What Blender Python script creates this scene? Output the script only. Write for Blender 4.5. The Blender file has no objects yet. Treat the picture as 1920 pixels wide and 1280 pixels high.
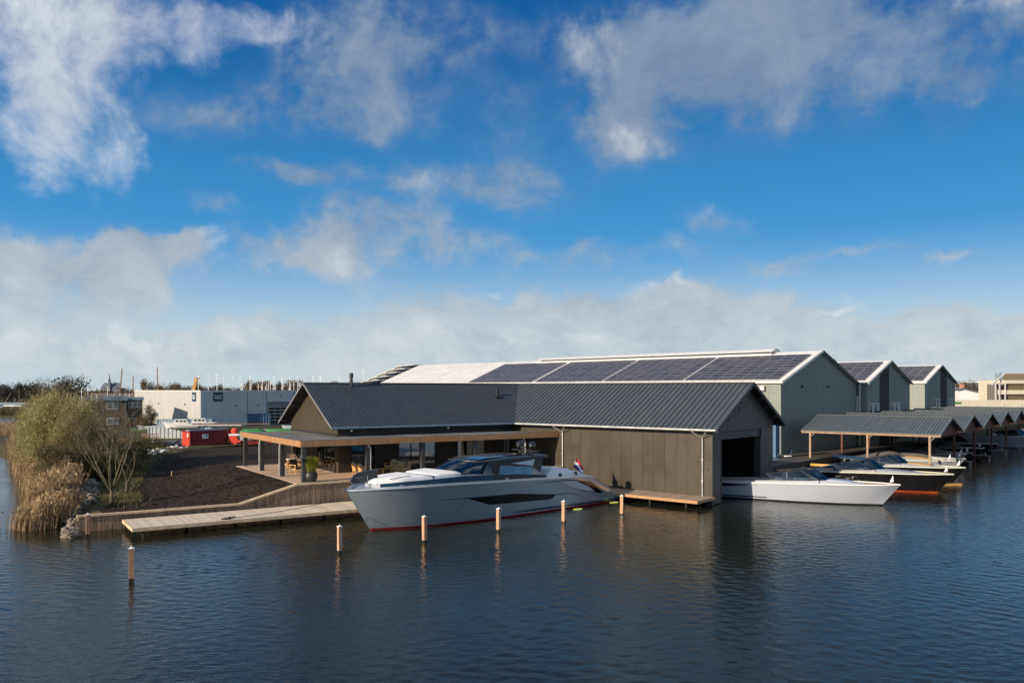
import bpy, bmesh, math, random
from math import sin, cos, pi, radians, sqrt, atan2, atan, tan
from mathutils import Vector, Matrix, noise
random.seed(7)
SC = bpy.context.scene
COL = SC.collection
# ------------------------------------------------------------------ camera
CAM_H = 8.5; FPX = 1517.0; HOR = 730.8
cd = bpy.data.cameras.new("camera"); cam = bpy.data.objects.new("camera", cd); COL.objects.link(cam)
cam.location = (0, 0, CAM_H); cam.rotation_euler = (radians(90), 0, 0)
cd.sensor_width = 36.0; cd.lens = 36.0 * FPX / 1920.0
cd.shift_y = (HOR - 640.0) / 1920.0
cd.clip_start = 0.5; cd.clip_end = 9000
SC.camera = cam
# ------------------------------------------------------------------ light
SUN_AZ = (-0.78, -0.626)            # horizontal direction towards the sun
SUN_EL = radians(19.5)
sl = bpy.data.lights.new("sun", 'SUN'); sl.energy = 3.9; sl.angle = radians(0.5); sl.color = (1.0, 0.85, 0.68)
so = bpy.data.objects.new("sun", sl); COL.objects.link(so)
sd = Vector((SUN_AZ[0] * cos(SUN_EL), SUN_AZ[1] * cos(SUN_EL), sin(SUN_EL)))
so.rotation_euler = sd.to_track_quat('Z', 'Y').to_euler()
so.location = sd * 100
SC.view_settings.view_transform = 'Standard'; SC.view_settings.look = 'None'
SC.view_settings.exposure = 0.68; SC.view_settings.gamma = 1.0
SC.view_settings.use_curve_mapping = False
W = bpy.data.worlds.new("World"); SC.world = W; W.use_nodes = True
SC.cycles.max_bounces = 8

class NT:
    """tiny node-tree writer"""
    def __init__(s, nt): s.nt = nt; s.nt.nodes.clear()
    def n(s, t, **k):
        nd = s.nt.nodes.new(t)
        for a, v in k.items(): setattr(nd, a, v)
        return nd
    def set(s, sock, v):
        if isinstance(v, bpy.types.NodeSocket): s.nt.links.new(v, sock)
        else: sock.default_value = v
    def math(s, op, a, b=None, c=None, clamp=False):
        nd = s.n('ShaderNodeMath', operation=op); nd.use_clamp = clamp
        s.set(nd.inputs[0], a)
        if b is not None: s.set(nd.inputs[1], b)
        if c is not None: s.set(nd.inputs[2], c)
        return nd.outputs[0]
    def vmath(s, op, a, b=None):
        nd = s.n('ShaderNodeVectorMath', operation=op); s.set(nd.inputs[0], a)
        if b is not None:
            if op == 'SCALE': s.set(nd.inputs['Scale'], b)
            else: s.set(nd.inputs[1], b)
        return nd.outputs['Value'] if op in ('LENGTH', 'DOT_PRODUCT') else nd.outputs[0]
    def noise(s, vec, scale, detail=4, rough=.5, dist=0, out=0):
        nd = s.n('ShaderNodeTexNoise'); s.set(nd.inputs['Vector'], vec)
        nd.inputs['Scale'].default_value = scale; nd.inputs['Detail'].default_value = detail
        nd.inputs['Roughness'].default_value = rough; nd.inputs['Distortion'].default_value = dist
        return nd.outputs[out]
    def mr(s, v, a, b, c=0., d=1., smooth=True):
        nd = s.n('ShaderNodeMapRange'); nd.interpolation_type = 'SMOOTHSTEP' if smooth else 'LINEAR'
        s.set(nd.inputs[0], v)
        for i, x in enumerate((a, b, c, d)): s.set(nd.inputs[i + 1], x)
        return nd.outputs[0]
    def mix(s, f, a, b):
        nd = s.n('ShaderNodeMix', data_type='RGBA'); s.set(nd.inputs[0], f)
        s.set(nd.inputs[6], a if isinstance(a, bpy.types.NodeSocket) else tuple(a) + (1,) * (4 - len(a)))
        s.set(nd.inputs[7], b if isinstance(b, bpy.types.NodeSocket) else tuple(b) + (1,) * (4 - len(b)))
        return nd.outputs[2]

def px_dir(px, py):
    az = atan((px - 960) / FPX); el = atan((HOR - py) / FPX * cos(az)); return az, el

def build_world():
    t = NT(W.node_tree)
    out = t.n('ShaderNodeOutputWorld'); bg = t.n('ShaderNodeBackground'); bg.inputs[1].default_value = 0.065
    t.nt.links.new(bg.outputs[0], out.inputs[0])
    sky = t.n('ShaderNodeTexSky', sky_type='NISHITA'); sky.sun_disc = False
    sky.sun_elevation = SUN_EL; sky.sun_rotation = atan2(SUN_AZ[0], SUN_AZ[1])
    sky.air_density = 1.0; sky.dust_density = 0.6; sky.ozone_density = 2.0
    tc = t.n('ShaderNodeTexCoord'); d = tc.outputs['Generated']
    sx = t.n('ShaderNodeSeparateXYZ'); t.set(sx.inputs[0], d)
    x, y, z = sx.outputs
    az = t.math('ARCTAN2', x, y); el = t.math('ARCSINE', z)
    hs = t.n('ShaderNodeHueSaturation'); hs.inputs['Hue'].default_value = 0.500
    hs.inputs['Saturation'].default_value = 1.32; hs.inputs['Value'].default_value = 1.0
    t.set(hs.inputs['Color'], sky.outputs[0])
    skyc = hs.outputs[0]
    # the whole dome keeps one smooth profile with height: pale by the horizon, deeper blue higher up
    tint = t.mix(t.mr(el, 0.02, 0.20), (5.6, 6.9, 7.6), (0.45, 3.0, 6.5))
    tint = t.mix(t.mr(el, 0.13, 0.45), tint, (0.01, 1.0, 3.4))
    skyc = t.mix(0.9, skyc, tint)
    # cloud coordinates
    cx = t.n('ShaderNodeCombineXYZ'); t.set(cx.inputs[0], az); t.set(cx.inputs[1], el)
    P = cx.outputs[0]
    w1 = t.noise(P, 6.5, 5, .55, 0, 1); w2 = t.noise(P, 26, 4, .6, 0, 1)
    o1 = t.vmath('SCALE', t.vmath('SUBTRACT', w1, (.5, .5, .5)), .13)
    o2 = t.vmath('SCALE', t.vmath('SUBTRACT', w2, (.5, .5, .5)), .022)
    PW = t.vmath('ADD', t.vmath('ADD', P, o1), o2)
    def field(bl):
        acc = None
        for (px, py, rx, ry, w) in bl:
            a, e = px_dir(px, py)
            v = t.vmath('MULTIPLY', t.vmath('SUBTRACT', PW, (a, e, 0)), (FPX / rx, FPX / ry, 0))
            nd = t.mr(t.vmath('LENGTH', v), 0.15, 1.25, w, 0.)
            acc = nd if acc is None else t.math('ADD', acc, nd)
        return acc
    white = [(110, 70, 150, 130, 1.1), (60, 190, 110, 120, .75), (150, 240, 140, 90, .5), (330, 30, 260, 70, .8), (240, 320, 60, 75, .75),
             (130, 310, 90, 60, .3), (1110, 60, 90, 100, .45), (1200, 255, 80, 60, .5), (790, 340, 70, 34, .42), (400, 478, 66, 42, .75),
             (640, 480, 50, 60, .32), (800, 505, 55, 30, .5), (1300, 395, 40, 45, .4), (40, 540, 110, 30, .4),
             (215, 582, 26, 26, .85), (250, 606, 60, 16, .7), (918, 540, 30, 12, .75), (1220, 548, 50, 20, .75), (1585, 545, 40, 20, .8), (1545, 556, 50, 8, .7),
             (1850, 20, 110, 40, .5), (560, 50, 220, 60, .4), (60, 440, 70, 24, .35), (960, 622, 500, 34, .5), (300, 640, 400, 40, .5), (1700, 640, 300, 30, .4), (1760, 190, 40, 60, .2)]
    grey = [(640, 110, 170, 130, .55), (800, 60, 170, 110, .5), (1300, 60, 330, 90, .95), (1240, 170, 200, 110, .6), (1500, 100, 240, 100, .6), (1160, 240, 110, 90, .45),
            (1820, 90, 170, 100, .55), (1780, 190, 60, 70, .4), (90, 490, 260, 60, .9), (60, 560, 200, 34, .5), (280, 470, 90, 34, .6), (560, 470, 170, 40, .6), (640, 420, 90, 60, .5),
            (770, 430, 130, 50, .6), (840, 480, 60, 50, .5), (420, 400, 60, 24, .35), (230, 480, 70, 50, .4), (700, 500, 160, 50, .4), (1000, 360, 110, 60, .3), (560, 330, 90, 26, .3), (480, 200, 120, 60, .3), (1060, 500, 150, 30, .35), (1290, 480, 120, 26, .3), (720, 220, 150, 60, .3), (1560, 200, 160, 60, .3), (610, 340, 130, 30, .35), (900, 340, 90, 50, .35), (780, 340, 110, 50, .4), (940, 470, 80, 50, .3), (1120, 480, 60, 34, .35),
            (1330, 420, 90, 40, .3), (1450, 498, 90, 22, .45), (1620, 480, 110, 14, .35), (1790, 492, 60, 16, .4),
            (960, 590, 420, 50, .7), (1300, 580, 330, 50, .75), (1650, 600, 300, 34, .7), (1860, 620, 200, 40, .6), (300, 610, 260, 24, .3), (450, 640, 700, 60, .6), (1450, 650, 700, 60, .7), (960, 690, 1800, 70, .7),
            (330, 210, 200, 60, .2), (960, 250, 120, 160, .22)]
    fbm = t.noise(P, 11, 10, .60, .35); fb2 = t.noise(t.vmath('MULTIPLY', P, (1, 1.7, 1)), 30, 8, .62, .3)
    nz = t.math('ADD', t.math('MULTIPLY', t.math('SUBTRACT', fbm, .5), 2.3), t.math('MULTIPLY', t.math('SUBTRACT', fb2, .5), .9))
    # beyond the part that is seen the broken cloud goes on, brightened to add fill light
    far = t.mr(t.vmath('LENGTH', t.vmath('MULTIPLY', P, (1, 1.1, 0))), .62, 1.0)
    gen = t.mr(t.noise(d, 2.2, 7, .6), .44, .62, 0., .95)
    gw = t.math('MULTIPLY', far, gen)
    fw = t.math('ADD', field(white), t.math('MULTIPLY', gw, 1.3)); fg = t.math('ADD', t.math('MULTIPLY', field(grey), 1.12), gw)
    nzg = t.math('MULTIPLY', nz, t.mr(fg, 0, .5, .0, 1.))
    nzw = t.math('MULTIPLY', t.math('MULTIPLY', t.math('SUBTRACT', fbm, .5), 2.6), t.mr(fw, 0, .5, .0, 1.))
    dg = t.mr(t.math('ADD', fg, nzg), -.06, 1.02, 0., .92, True)
    dw = t.mr(t.math('ADD', fw, t.math('MULTIPLY', nzw, 1.2)), .14, 1.7, 0., .88, True)
    lf = t.mr(el, .02, .3)
    gcol = t.mix(lf, (5.0, 5.8, 6.2), (1.9, 2.75, 4.0))
    lay = t.noise(t.vmath('MULTIPLY', PW, (1, 3.4, 1)), 13, 7, .58)
    gcol = t.mix(t.mr(lay, .38, .62), t.mix(lf, (4.3, 5.1, 5.7), (1.7, 2.5, 3.8)), gcol)
    gcol = t.mix(t.mr(fbm, .35, .75), gcol, t.mix(lf, (6.2, 6.7, 6.9), (2.7, 3.5, 4.6)))
    wcol = t.mix(t.mr(fbm, .3, .7), t.mix(lf, (6.6, 7.0, 7.1), (4.9, 5.6, 6.5)), t.mix(far, (7.3, 7.6, 7.9), (12.5, 12.8, 13.2)))  # unseen clouds made brighter than the visible ones, as added fill
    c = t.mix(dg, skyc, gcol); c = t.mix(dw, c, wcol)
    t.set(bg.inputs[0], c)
build_world()

# ------------------------------------------------------------------ frames (metres, water = 0)
def fr(angle): return (cos(angle), sin(angle))
C = fr(0.584); Dd = (-C[1], C[0])                       # clubhouse axes
WL = (-13.54, 63.32)
AR = -0.7101                                          # boathouse: x out to the water, y inland
BX = fr(AR); BY = (-BX[1], BX[0])
WR = (14.78, 59.68)
HA = -atan2(.694, .72) + 0.0
HA = atan2(-.694, .72) * 0 - 0.8037                   # halls: x towards the front gable, y across
def at(px, py, z=0.0):
    Y = (CAM_H - z) * FPX / (py - HOR); return Vector(((px - 960) / FPX * Y, Y, z))
def wl(x, y, z=0): return Vector((WL[0] + C[0] * x + Dd[0] * y, WL[1] + C[1] * x + Dd[1] * y, z))
def wr(x, y, z=0): return Vector((WR[0] + BX[0] * x + BY[0] * y, WR[1] + BX[1] * x + BY[1] * y, z))
def to_wl(p): dx, dy = p[0] - WL[0], p[1] - WL[1]; return (dx * C[0] + dy * C[1], dx * Dd[0] + dy * Dd[1])
def to_wr(p): dx, dy = p[0] - WR[0], p[1] - WR[1]; return (dx * BX[0] + dy * BX[1], dx * BY[0] + dy * BY[1])

# ------------------------------------------------------------------ materials
MATS = {}
def M(name, col, rough=.6, metal=0., var=.18, scale=2., bump=0., bscale=30., st=(1, 1, 1), rnd=0., coat=0., col2=None, spec=.5, detail=5):
    if name in MATS: return MATS[name]
    m = bpy.data.materials.new(name); m.use_nodes = True; t = NT(m.node_tree)
    out = t.n('ShaderNodeOutputMaterial'); b = t.n('ShaderNodeBsdfPrincipled'); t.nt.links.new(b.outputs[0], out.inputs[0])
    tc = t.n('ShaderNodeTexCoord'); v = t.vmath('MULTIPLY', tc.outputs['Object'], st)
    oi = t.n('ShaderNodeObjectInfo')
    if rnd:
        r3 = t.n('ShaderNodeCombineXYZ')
        for i in range(3): t.set(r3.inputs[i], t.math('MULTIPLY', oi.outputs['Random'], 37. * (i + 1)))
        v = t.vmath('ADD', v, r3.outputs[0])
    nz = t.noise(v, scale, detail, .6)
    lo = [c * (1 - var) for c in col]; hi = [min(1, c * (1 + var)) for c in col]
    if col2: lo, hi = list(col), list(col2)
    c = t.mix(t.mr(nz, .3, .7), lo, hi)
    if rnd:
        k = t.math('ADD', t.math('MULTIPLY', oi.outputs['Random'], 2 * rnd), 1 - rnd)
        c = t.vmath('SCALE', c, k)
    t.set(b.inputs['Base Color'], c); b.inputs['Metallic'].default_value = metal
    t.set(b.inputs['Roughness'], t.mr(nz, .2, .8, max(.02, rough - .07), min(1, rough + .07)))
    b.inputs['Specular IOR Level'].default_value = spec
    b.inputs['Coat Weight'].default_value = coat
    if bump:
        bp = t.n('ShaderNodeBump'); bp.inputs['Strength'].default_value = bump; bp.inputs['Distance'].default_value = .05
        t.set(bp.inputs['Height'], t.noise(v, bscale, 4, .6)); t.set(b.inputs['Normal'], bp.outputs[0])
    MATS[name] = m; return m

def glass(name, tint, refl=.9, trans=.5, rough=.03):
    if name in MATS: return MATS[name]
    m = bpy.data.materials.new(name); m.use_nodes = True; t = NT(m.node_tree)
    out = t.n('ShaderNodeOutputMaterial')
    tr = t.n('ShaderNodeBsdfTransparent'); tr.inputs[0].default_value = tuple(tint) + (1,)
    gl = t.n('ShaderNodeBsdfGlossy'); gl.inputs['Roughness'].default_value = rough
    gl.inputs[0].default_value = (refl, refl, refl, 1)
    fz = t.n('ShaderNodeLayerWeight'); fz.inputs[0].default_value = .35
    mx = t.n('ShaderNodeMixShader'); t.set(mx.inputs[0], t.mr(fz.outputs['Fresnel'], 0, 1, 1 - trans * 1.0 - .35, 1.0, False))
    t.nt.links.new(tr.outputs[0], mx.inputs[1]); t.nt.links.new(gl.outputs[0], mx.inputs[2])
    t.nt.links.new(mx.outputs[0], out.inputs[0]); MATS[name] = m; return m

def leafmat(name, a, b, rough=.7, tr=.25):
    if name in MATS: return MATS[name]
    m = bpy.data.materials.new(name); m.use_nodes = True; t = NT(m.node_tree)
    out = t.n('ShaderNodeOutputMaterial'); p = t.n('ShaderNodeBsdfPrincipled'); p.inputs['Roughness'].default_value = rough
    tc = t.n('ShaderNodeTexCoord'); nz = t.noise(tc.outputs['Object'], .8, 3, .6); n2 = t.noise(tc.outputs['Object'], 14, 2, .5)
    f = t.math('ADD', t.math('MULTIPLY', nz, .6), t.math('MULTIPLY', n2, .5))
    c = t.mix(t.mr(f, .35, .75), a, b); t.set(p.inputs['Base Color'], c)
    tl = t.n('ShaderNodeBsdfTranslucent'); t.set(tl.inputs[0], c)
    mx = t.n('ShaderNodeMixShader'); mx.inputs[0].default_value = tr
    t.nt.links.new(p.outputs[0], mx.inputs[1]); t.nt.links.new(tl.outputs[0], mx.inputs[2]); t.nt.links.new(mx.outputs[0], out.inputs[0])
    MATS[name] = m; return m

def water_mat():
    m = bpy.data.materials.new('rippled_water'); m.use_nodes = True; t = NT(m.node_tree)
    out = t.n('ShaderNodeOutputMaterial'); b = t.n('ShaderNodeBsdfPrincipled'); t.nt.links.new(b.outputs[0], out.inputs[0])
    b.inputs['Base Color'].default_value = (.014, .016, .010, 1); b.inputs['Roughness'].default_value = .05
    b.inputs['IOR'].default_value = 1.33
    tc = t.n('ShaderNodeTexCoord'); P = tc.outputs['Object']
    def rot(v, a, s):
        mp = t.n('ShaderNodeMapping'); t.set(mp.inputs[0], v); mp.inputs['Rotation'].default_value = (0, 0, a); mp.inputs['Scale'].default_value = s
        return mp.outputs[0]
    a1 = t.noise(rot(P, .35, (.5, 1.15, 1)), 2.6, 2, .5, .5)
    a2 = t.noise(rot(P, -.45, (.6, 1.3, 1)), 5.0, 3, .55, .3)
    a3 = t.noise(rot(P, .1, (.8, 1.4, 1)), 11.0, 2, .5)
    patch = t.mr(t.noise(rot(P, .5, (1, .5, 1)), .055, 4, .55), .35, .65, .55, 1.15)
    h = t.math('ADD', t.math('MULTIPLY', a1, .30), t.math('ADD', t.math('MULTIPLY', a2, .26), t.math('MULTIPLY', a3, .10)))
    h = t.math('MULTIPLY', h, patch)
    bp = t.n('ShaderNodeBump'); bp.inputs['Strength'].default_value = 1.0; bp.inputs['Distance'].default_value = .055
    t.set(bp.inputs['Height'], h); t.set(b.inputs['Normal'], bp.outputs[0])
    return m

m_seam = M('anthracite_roof', (.088, .100, .104), .42, .35, .10, .9, .05, 6, rnd=.05)
m_seam2 = M('anthracite_roof_fine', (.052, .060, .066), .55, .2, .14, 1.2, .05, 6, rnd=.05)
m_rib = M('roof_rib', (.030, .035, .044), .5, .3, .1)
m_shelter = M('grey_steel_roof', (.125, .145, .145), .45, .3, .14, 1.3, .04, 8, rnd=.07)
m_shrib = M('shelter_rib', (.070, .080, .083), .5, .3, .1)
m_clad = M('olive_brown_cladding', (.066, .055, .036), .38, .25, .03, .5, 0, 3, rnd=.025)
m_clad2 = M('olive_ribbed_cladding', (.088, .072, .044), .6, .0, .10, 2., .05, 8, rnd=.04)
m_dark = M('dark_joinery', (.020, .021, .023), .5, .1, .15)
m_soffit = M('dark_soffit', (.022, .022, .024), .7, 0, .2)
m_zinc = M('pale_zinc', (.62, .60, .55), .4, .6, .08)
m_post = M('dark_post', (.048, .050, .052), .55, .1, .12)
m_larch = M('larch_boards', (.44, .235, .105), .65, 0, .3, 3.5, .1, 20, (14, 14, .6), rnd=.12)
m_larchL = M('pale_larch_cap', (.60, .45, .27), .65, 0, .2, 4, .1, 20, (1, 1, 1), rnd=.08)
m_deck = M('weathered_decking', (.66, .46, .31), .7, 0, .22, 2.2, .12, 25, (1.5, 14, 1), rnd=.14)
m_deckw = M('jetty_planks', (.66, .53, .38), .7, 0, .20, 2.2, .12, 25, (12, 1.5, 1), rnd=.13)
m_wallb = M('grey_retaining_boards', (.25, .165, .105), .8, 0, .35, 2.5, .15, 25, (8, 8, .7), rnd=.25)
m_bitumen = M('bitumen_roof', (.15, .145, .13), .8, 0, .45, .35, .1, 8, (1, 1, 1), detail=7)
m_pile = M('pine_pile', (.47, .275, .16), .7, 0, .25, 3, .1, 20, (4, 4, .6), rnd=.12)
m_wet = M('wet_pile_foot', (.03, .022, .014), .3, 0, .3)
m_pcap = M('white_pile_cap', (.8, .8, .78), .5, 0, .05)
m_hall = M('grey_green_cladding', (.23, .255, .225), .5, .1, .06, .7, .03, 3, rnd=.03)
m_hallrib = M('cladding_rib', (.185, .205, .185), .5, .1, .06)
m_trimw = M('pale_trim', (.60, .59, .55), .5, .1, .06)
m_trimd = M('dark_verge', (.03, .035, .04), .5, .1, .06)
m_whiteroof = M('white_roof_sheet', (.70, .68, .64), .5, 0, .06, .4)
m_sky = M('ridge_skylight', (.60, .60, .57), .35, 0, .12, 3)
m_brickd = M('dark_timber_strip', (.040, .034, .034), .8, 0, .4, 5, .2, 10, (1, 1, 8))
m_solar = M('solar_cells', (.060, .056, .060), .35, .0, .25, .35, 0, 1, rnd=.2, spec=.25)
m_solframe = M('solar_frame', (.50, .50, .50), .4, .5, .05)
m_soil = M('dark_soil', (.022, .016, .012), .95, 0, .5, 3, 1.0, 22, col2=(.060, .045, .034), detail=8, spec=.08)
m_ground = M('yard_ground', (.095, .075, .045), .9, 0, .4, 1.2, .5, 8, col2=(.060, .062, .022), spec=.1)
m_quay = M('paved_quay', (.062, .052, .043), .85, 0, .3, 1.4, .3, 12)  # darkened so the colour holds the shade of the boathouse
m_grass = leafmat('grass', (.06, .058, .018), (.17, .15, .05))
m_reed = leafmat('dry_reed', (.18, .12, .062), (.54, .38, .21), .8, .3)
m_reedd = leafmat('reed_base', (.06, .042, .02), (.20, .13, .06), .8, .2)
m_willow = leafmat('willow_leaf', (.14, .115, .035), (.50, .45, .19), .6, .35)
m_olive = leafmat('olive_shrub_leaf', (.045, .042, .010), (.16, .13, .04), .7, .3)
m_bark = M('grey_green_bark', (.115, .10, .055), .85, 0, .3, 6, .3, 20)
m_barkd = M('dark_bark', (.055, .045, .035), .9, 0, .3, 6)
m_twigs = leafmat('distant_twigs', (.045, .038, .034), (.11, .09, .072), .9, .15)
m_twigs2 = leafmat('rusty_leaves', (.060, .036, .018), (.20, .115, .045), .9, .2)
m_twigs3 = leafmat('dark_evergreen', (.015, .020, .012), (.045, .055, .028), .9, .1)
m_rock = M('broken_stone', (.19, .155, .12), .85, 0, .4, 4, .4, 12, rnd=.35)
m_hull = M('blue_grey_metallic_hull', (.46, .54, .62), .15, .55, .04, 30, 0, 1, coat=.6)
m_hullL = M('silver_rail', (.62, .65, .68), .25, .5, .04, coat=.4)
m_navy = M('navy_gloss', (.008, .028, .052), .35, .0, .1, spec=.35)
m_pillar = M('black_pillar', (.010, .014, .018), .4, 0, .1, spec=.3)
m_black = M('gloss_black', (.006, .006, .007), .08, 0, .1, coat=.5)
m_red = M('red_boot_stripe', (.24, .015, .022), .4, 0, .1)
m_orange = M('orange_boot_stripe', (.40, .065, .015), .4, 0, .1)
m_cush = M('white_cushion', (.80, .79, .76), .8, 0, .03, 3)
m_cream = M('cream_leather', (.62, .64, .52), .7, 0, .05)
m_teak = M('teak_deck', (.50, .36, .22), .7, 0, .2, 3, .05, 20, (1, 14, 1))
m_white = M('white_gelcoat', (.38, .41, .46), .22, 0, .02, 1, coat=.4)
m_blackhull = M('black_gelcoat', (.010, .010, .011), .2, 0, .1, coat=.1)
m_grey = M('grey_gelcoat', (.28, .29, .30), .35, 0, .05)
m_cover = M('grey_boat_cover', (.10, .095, .09), .85, 0, .2, 3, .3, 4)
m_tan = M('tan_cushion', (.50, .27, .08), .7, 0, .1)
m_chair = M('honey_teak', (.62, .36, .12), .6, 0, .15, 6)
m_chaird = M('dark_wicker', (.10, .065, .045), .8, 0, .2, 20)
m_pad = M('pale_seat_pad', (.52, .49, .40), .85, 0, .06)
m_pot = M('black_planter', (.022, .024, .027), .5, 0, .15)
m_pamp = leafmat('planter_grass', (.13, .15, .01), (.42, .42, .06), .6, .4)
m_chrome = M('polished_steel', (.55, .56, .58), .12, .95, .05)
m_rope = M('dark_rope', (.02, .02, .02), .9)
m_fr = M('flag_red', (.50, .02, .03), .8, 0, .05); m_fw = M('flag_white', (.8, .8, .8), .8, 0, .03); m_fb = M('flag_blue', (.02, .03, .14), .8, 0, .05)
m_curtain = M('pale_curtain', (.42, .42, .40), .9, 0, .2, 3, 0, 1, (6, 6, .3))
m_int = M('interior_wall', (.16, .14, .11), .9, 0, .2)
m_wh = M('white_steel_sheet', (.50, .50, .47), .55, 0, .04, .3, rnd=.02)
m_whshade = M('white_sheet_shaded', (.46, .51, .54), .55, 0, .05, .3, rnd=.02)  # white sheet on the shaded side, its shade tint put into the colour
m_sign = M('navy_sign', (.006, .04, .085), .5, 0, .05)
m_signw = M('sign_lettering', (.75, .78, .8), .6, 0, .02)
m_brick = M('brown_brick', (.095, .07, .055), .9, 0, .4, 7, .2, 20, (1, 1, 3))
m_slateblue = M('blue_grey_fascia', (.16, .23, .27), .6, 0, .08)
m_pane = M('window_pane', (.03, .04, .045), .06, 0, .3)
m_red2 = M('red_container', (.20, .012, .016), .5, .1, .12, 1.2)
m_redo = M('red_container_door', (.62, .075, .04), .5, .1, .1)
m_blue = M('blue_container', (.05, .12, .22), .5, .1, .15)
m_green = M('green_cover', (.03, .22, .05), .7, 0, .2)
m_greyc = M('pale_container', (.46, .50, .50), .6, .1, .12, 1.)
m_crane = M('crane_yellow', (.50, .24, .07), .5, 0, .15)
m_mast = M('white_mast', (.75, .75, .73), .5, .1, .04)
m_woodm = M('varnished_mast', (.26, .13, .07), .5, 0, .1)
m_slate = M('far_slate', (.12, .135, .16), .7, 0, .2)
m_stone = M('beige_render', (.58, .52, .40), .8, 0, .1, .8)
m_thatch = M('brown_shingle', (.20, .145, .08), .9, 0, .35, 3, 0, 1, (1, 1, 5))
m_terr = M('terracotta', (.45, .22, .14), .8, 0, .1)
m_lamp = M('lamp_housing', (.5, .45, .38), .5, 0, .1)
m_vest = M('orange_red_plastic', (.75, .07, .03), .5, 0, .15)
m_tyre = M('black_rubber', (.015, .015, .015), .8)
m_wood = M('sawn_timber', (.33, .22, .13), .7, 0, .25, 3, .1, 20, (1, 1, 1), rnd=.1)
m_wood2 = M('old_brown_pile', (.30, .17, .10), .75, 0, .3, 3, .1, 20, (4, 4, .6))
m_redwood = M('red_brown_timber', (.14, .05, .03), .8, 0, .3, 3)
m_glass_w = glass('house_glass', (.55, .58, .60), .85, .48)
m_glass_b = glass('boat_glass', (.13, .19, .25), .55, .46)
m_water = water_mat()
# ------------------------------------------------------------------ builders
class MB:
    def __init__(s): s.v = []; s.f = []; s.m = []
    def add(s, vs, fs, mi=0):
        o = len(s.v); s.v += [tuple(v) for v in vs]; s.f += [tuple(i + o for i in f) for f in fs]; s.m += [mi] * len(fs); return s
    def box(s, x0, x1, y0, y1, z0, z1, mi=0):
        return s.add([(x0, y0, z0), (x1, y0, z0), (x1, y1, z0), (x0, y1, z0), (x0, y0, z1), (x1, y0, z1), (x1, y1, z1), (x0, y1, z1)],
                     [(0, 3, 2, 1), (4, 5, 6, 7), (0, 1, 5, 4), (1, 2, 6, 5), (2, 3, 7, 6), (3, 0, 4, 7)], mi)
    def prism(s, poly, off, mi=0):
        """closed polygon of 3-D points pushed by the vector off"""
        n = len(poly); off = Vector(off); a = [Vector(p) for p in poly]; b = [p + off for p in a]
        fs = [tuple(range(n))[::-1], tuple(range(n, 2 * n))] + [(i, (i + 1) % n, n + (i + 1) % n, n + i) for i in range(n)]
        return s.add(a + b, fs, mi)
    def bar(s, p, q, w, h=None, mi=0, up=(0, 0, 1)):
        h = h or w; p = Vector(p); q = Vector(q); d = (q - p).normalized(); up = Vector(up)
        if abs(d.dot(up)) > .98: up = Vector((1, 0, 0))
        r = d.cross(up).normalized() * w / 2; u = r.cross(d).normalized() * h / 2
        vs = [p - r - u, p + r - u, p + r + u, p - r + u, q - r - u, q + r - u, q + r + u, q - r + u]
        return s.add(vs, [(0, 1, 2, 3), (7, 6, 5, 4), (0, 4, 5, 1), (1, 5, 6, 2), (2, 6, 7, 3), (3, 7, 4, 0)], mi)
    def tube(s, pts, r, n=6, mi=0, cap=True):
        pts = [Vector(p) for p in pts]; rs = r if isinstance(r, (list, tuple)) else [r] * len(pts); rings = []
        for i, p in enumerate(pts):
            d = (pts[min(i + 1, len(pts) - 1)] - pts[max(i - 1, 0)]).normalized()
            a = Vector((0, 0, 1)) if abs(d.z) < .9 else Vector((1, 0, 0))
            u = d.cross(a).normalized(); w = d.cross(u)
            rings += [p + (u * cos(2 * pi * k / n) + w * sin(2 * pi * k / n)) * rs[i] for k in range(n)]
        fs = []
        for i in range(len(pts) - 1):
            for k in range(n): fs.append((i * n + k, i * n + (k + 1) % n, (i + 1) * n + (k + 1) % n, (i + 1) * n + k))
        if cap: fs += [tuple(range(n))[::-1], tuple((len(pts) - 1) * n + k for k in range(n))]
        return s.add(rings, fs, mi)
    def lathe(s, prof, n=16, c=(0, 0), mi=0):
        vs = []; fs = []
        for (r, z) in prof: vs += [(c[0] + r * cos(2 * pi * k / n), c[1] + r * sin(2 * pi * k / n), z) for k in range(n)]
        for i in range(len(prof) - 1):
            for k in range(n): fs.append((i * n + k, i * n + (k + 1) % n, (i + 1) * n + (k + 1) % n, (i + 1) * n + k))
        fs += [tuple(range(n))[::-1], tuple((len(prof) - 1) * n + k for k in range(n))]
        return s.add(vs, fs, mi)
    def grid(s, rows, mi=0, flip=False):
        n = len(rows[0]); vs = [p for r in rows for p in r]; fs = []
        for i in range(len(rows) - 1):
            for k in range(n - 1):
                q = (i * n + k, i * n + k + 1, (i + 1) * n + k + 1, (i + 1) * n + k); fs.append(q[::-1] if flip else q)
        return s.add(vs, fs, mi)
    def mesh(s, name, mats, smooth=False, fix=False):
        me = bpy.data.meshes.new(name); me.from_pydata([tuple(v) for v in s.v], [], s.f)
        if not isinstance(mats, (list, tuple)): mats = [mats]
        for m in mats: me.materials.append(m)
        if len(mats) > 1: me.polygons.foreach_set('material_index', s.m)
        if smooth: me.polygons.foreach_set('use_smooth', [True] * len(me.polygons))
        if fix:
            bm = bmesh.new(); bm.from_mesh(me); bmesh.ops.remove_doubles(bm, verts=bm.verts, dist=.002)
            bmesh.ops.recalc_face_normals(bm, faces=bm.faces); bm.to_mesh(me); bm.free()
        me.update(); return me
    def obj(s, name, mats, parent=None, smooth=False, fix=False, loc=None, rz=0., label=None):
        return put(name, s.mesh(name, mats, smooth, fix), parent, loc, rz, label)
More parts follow.
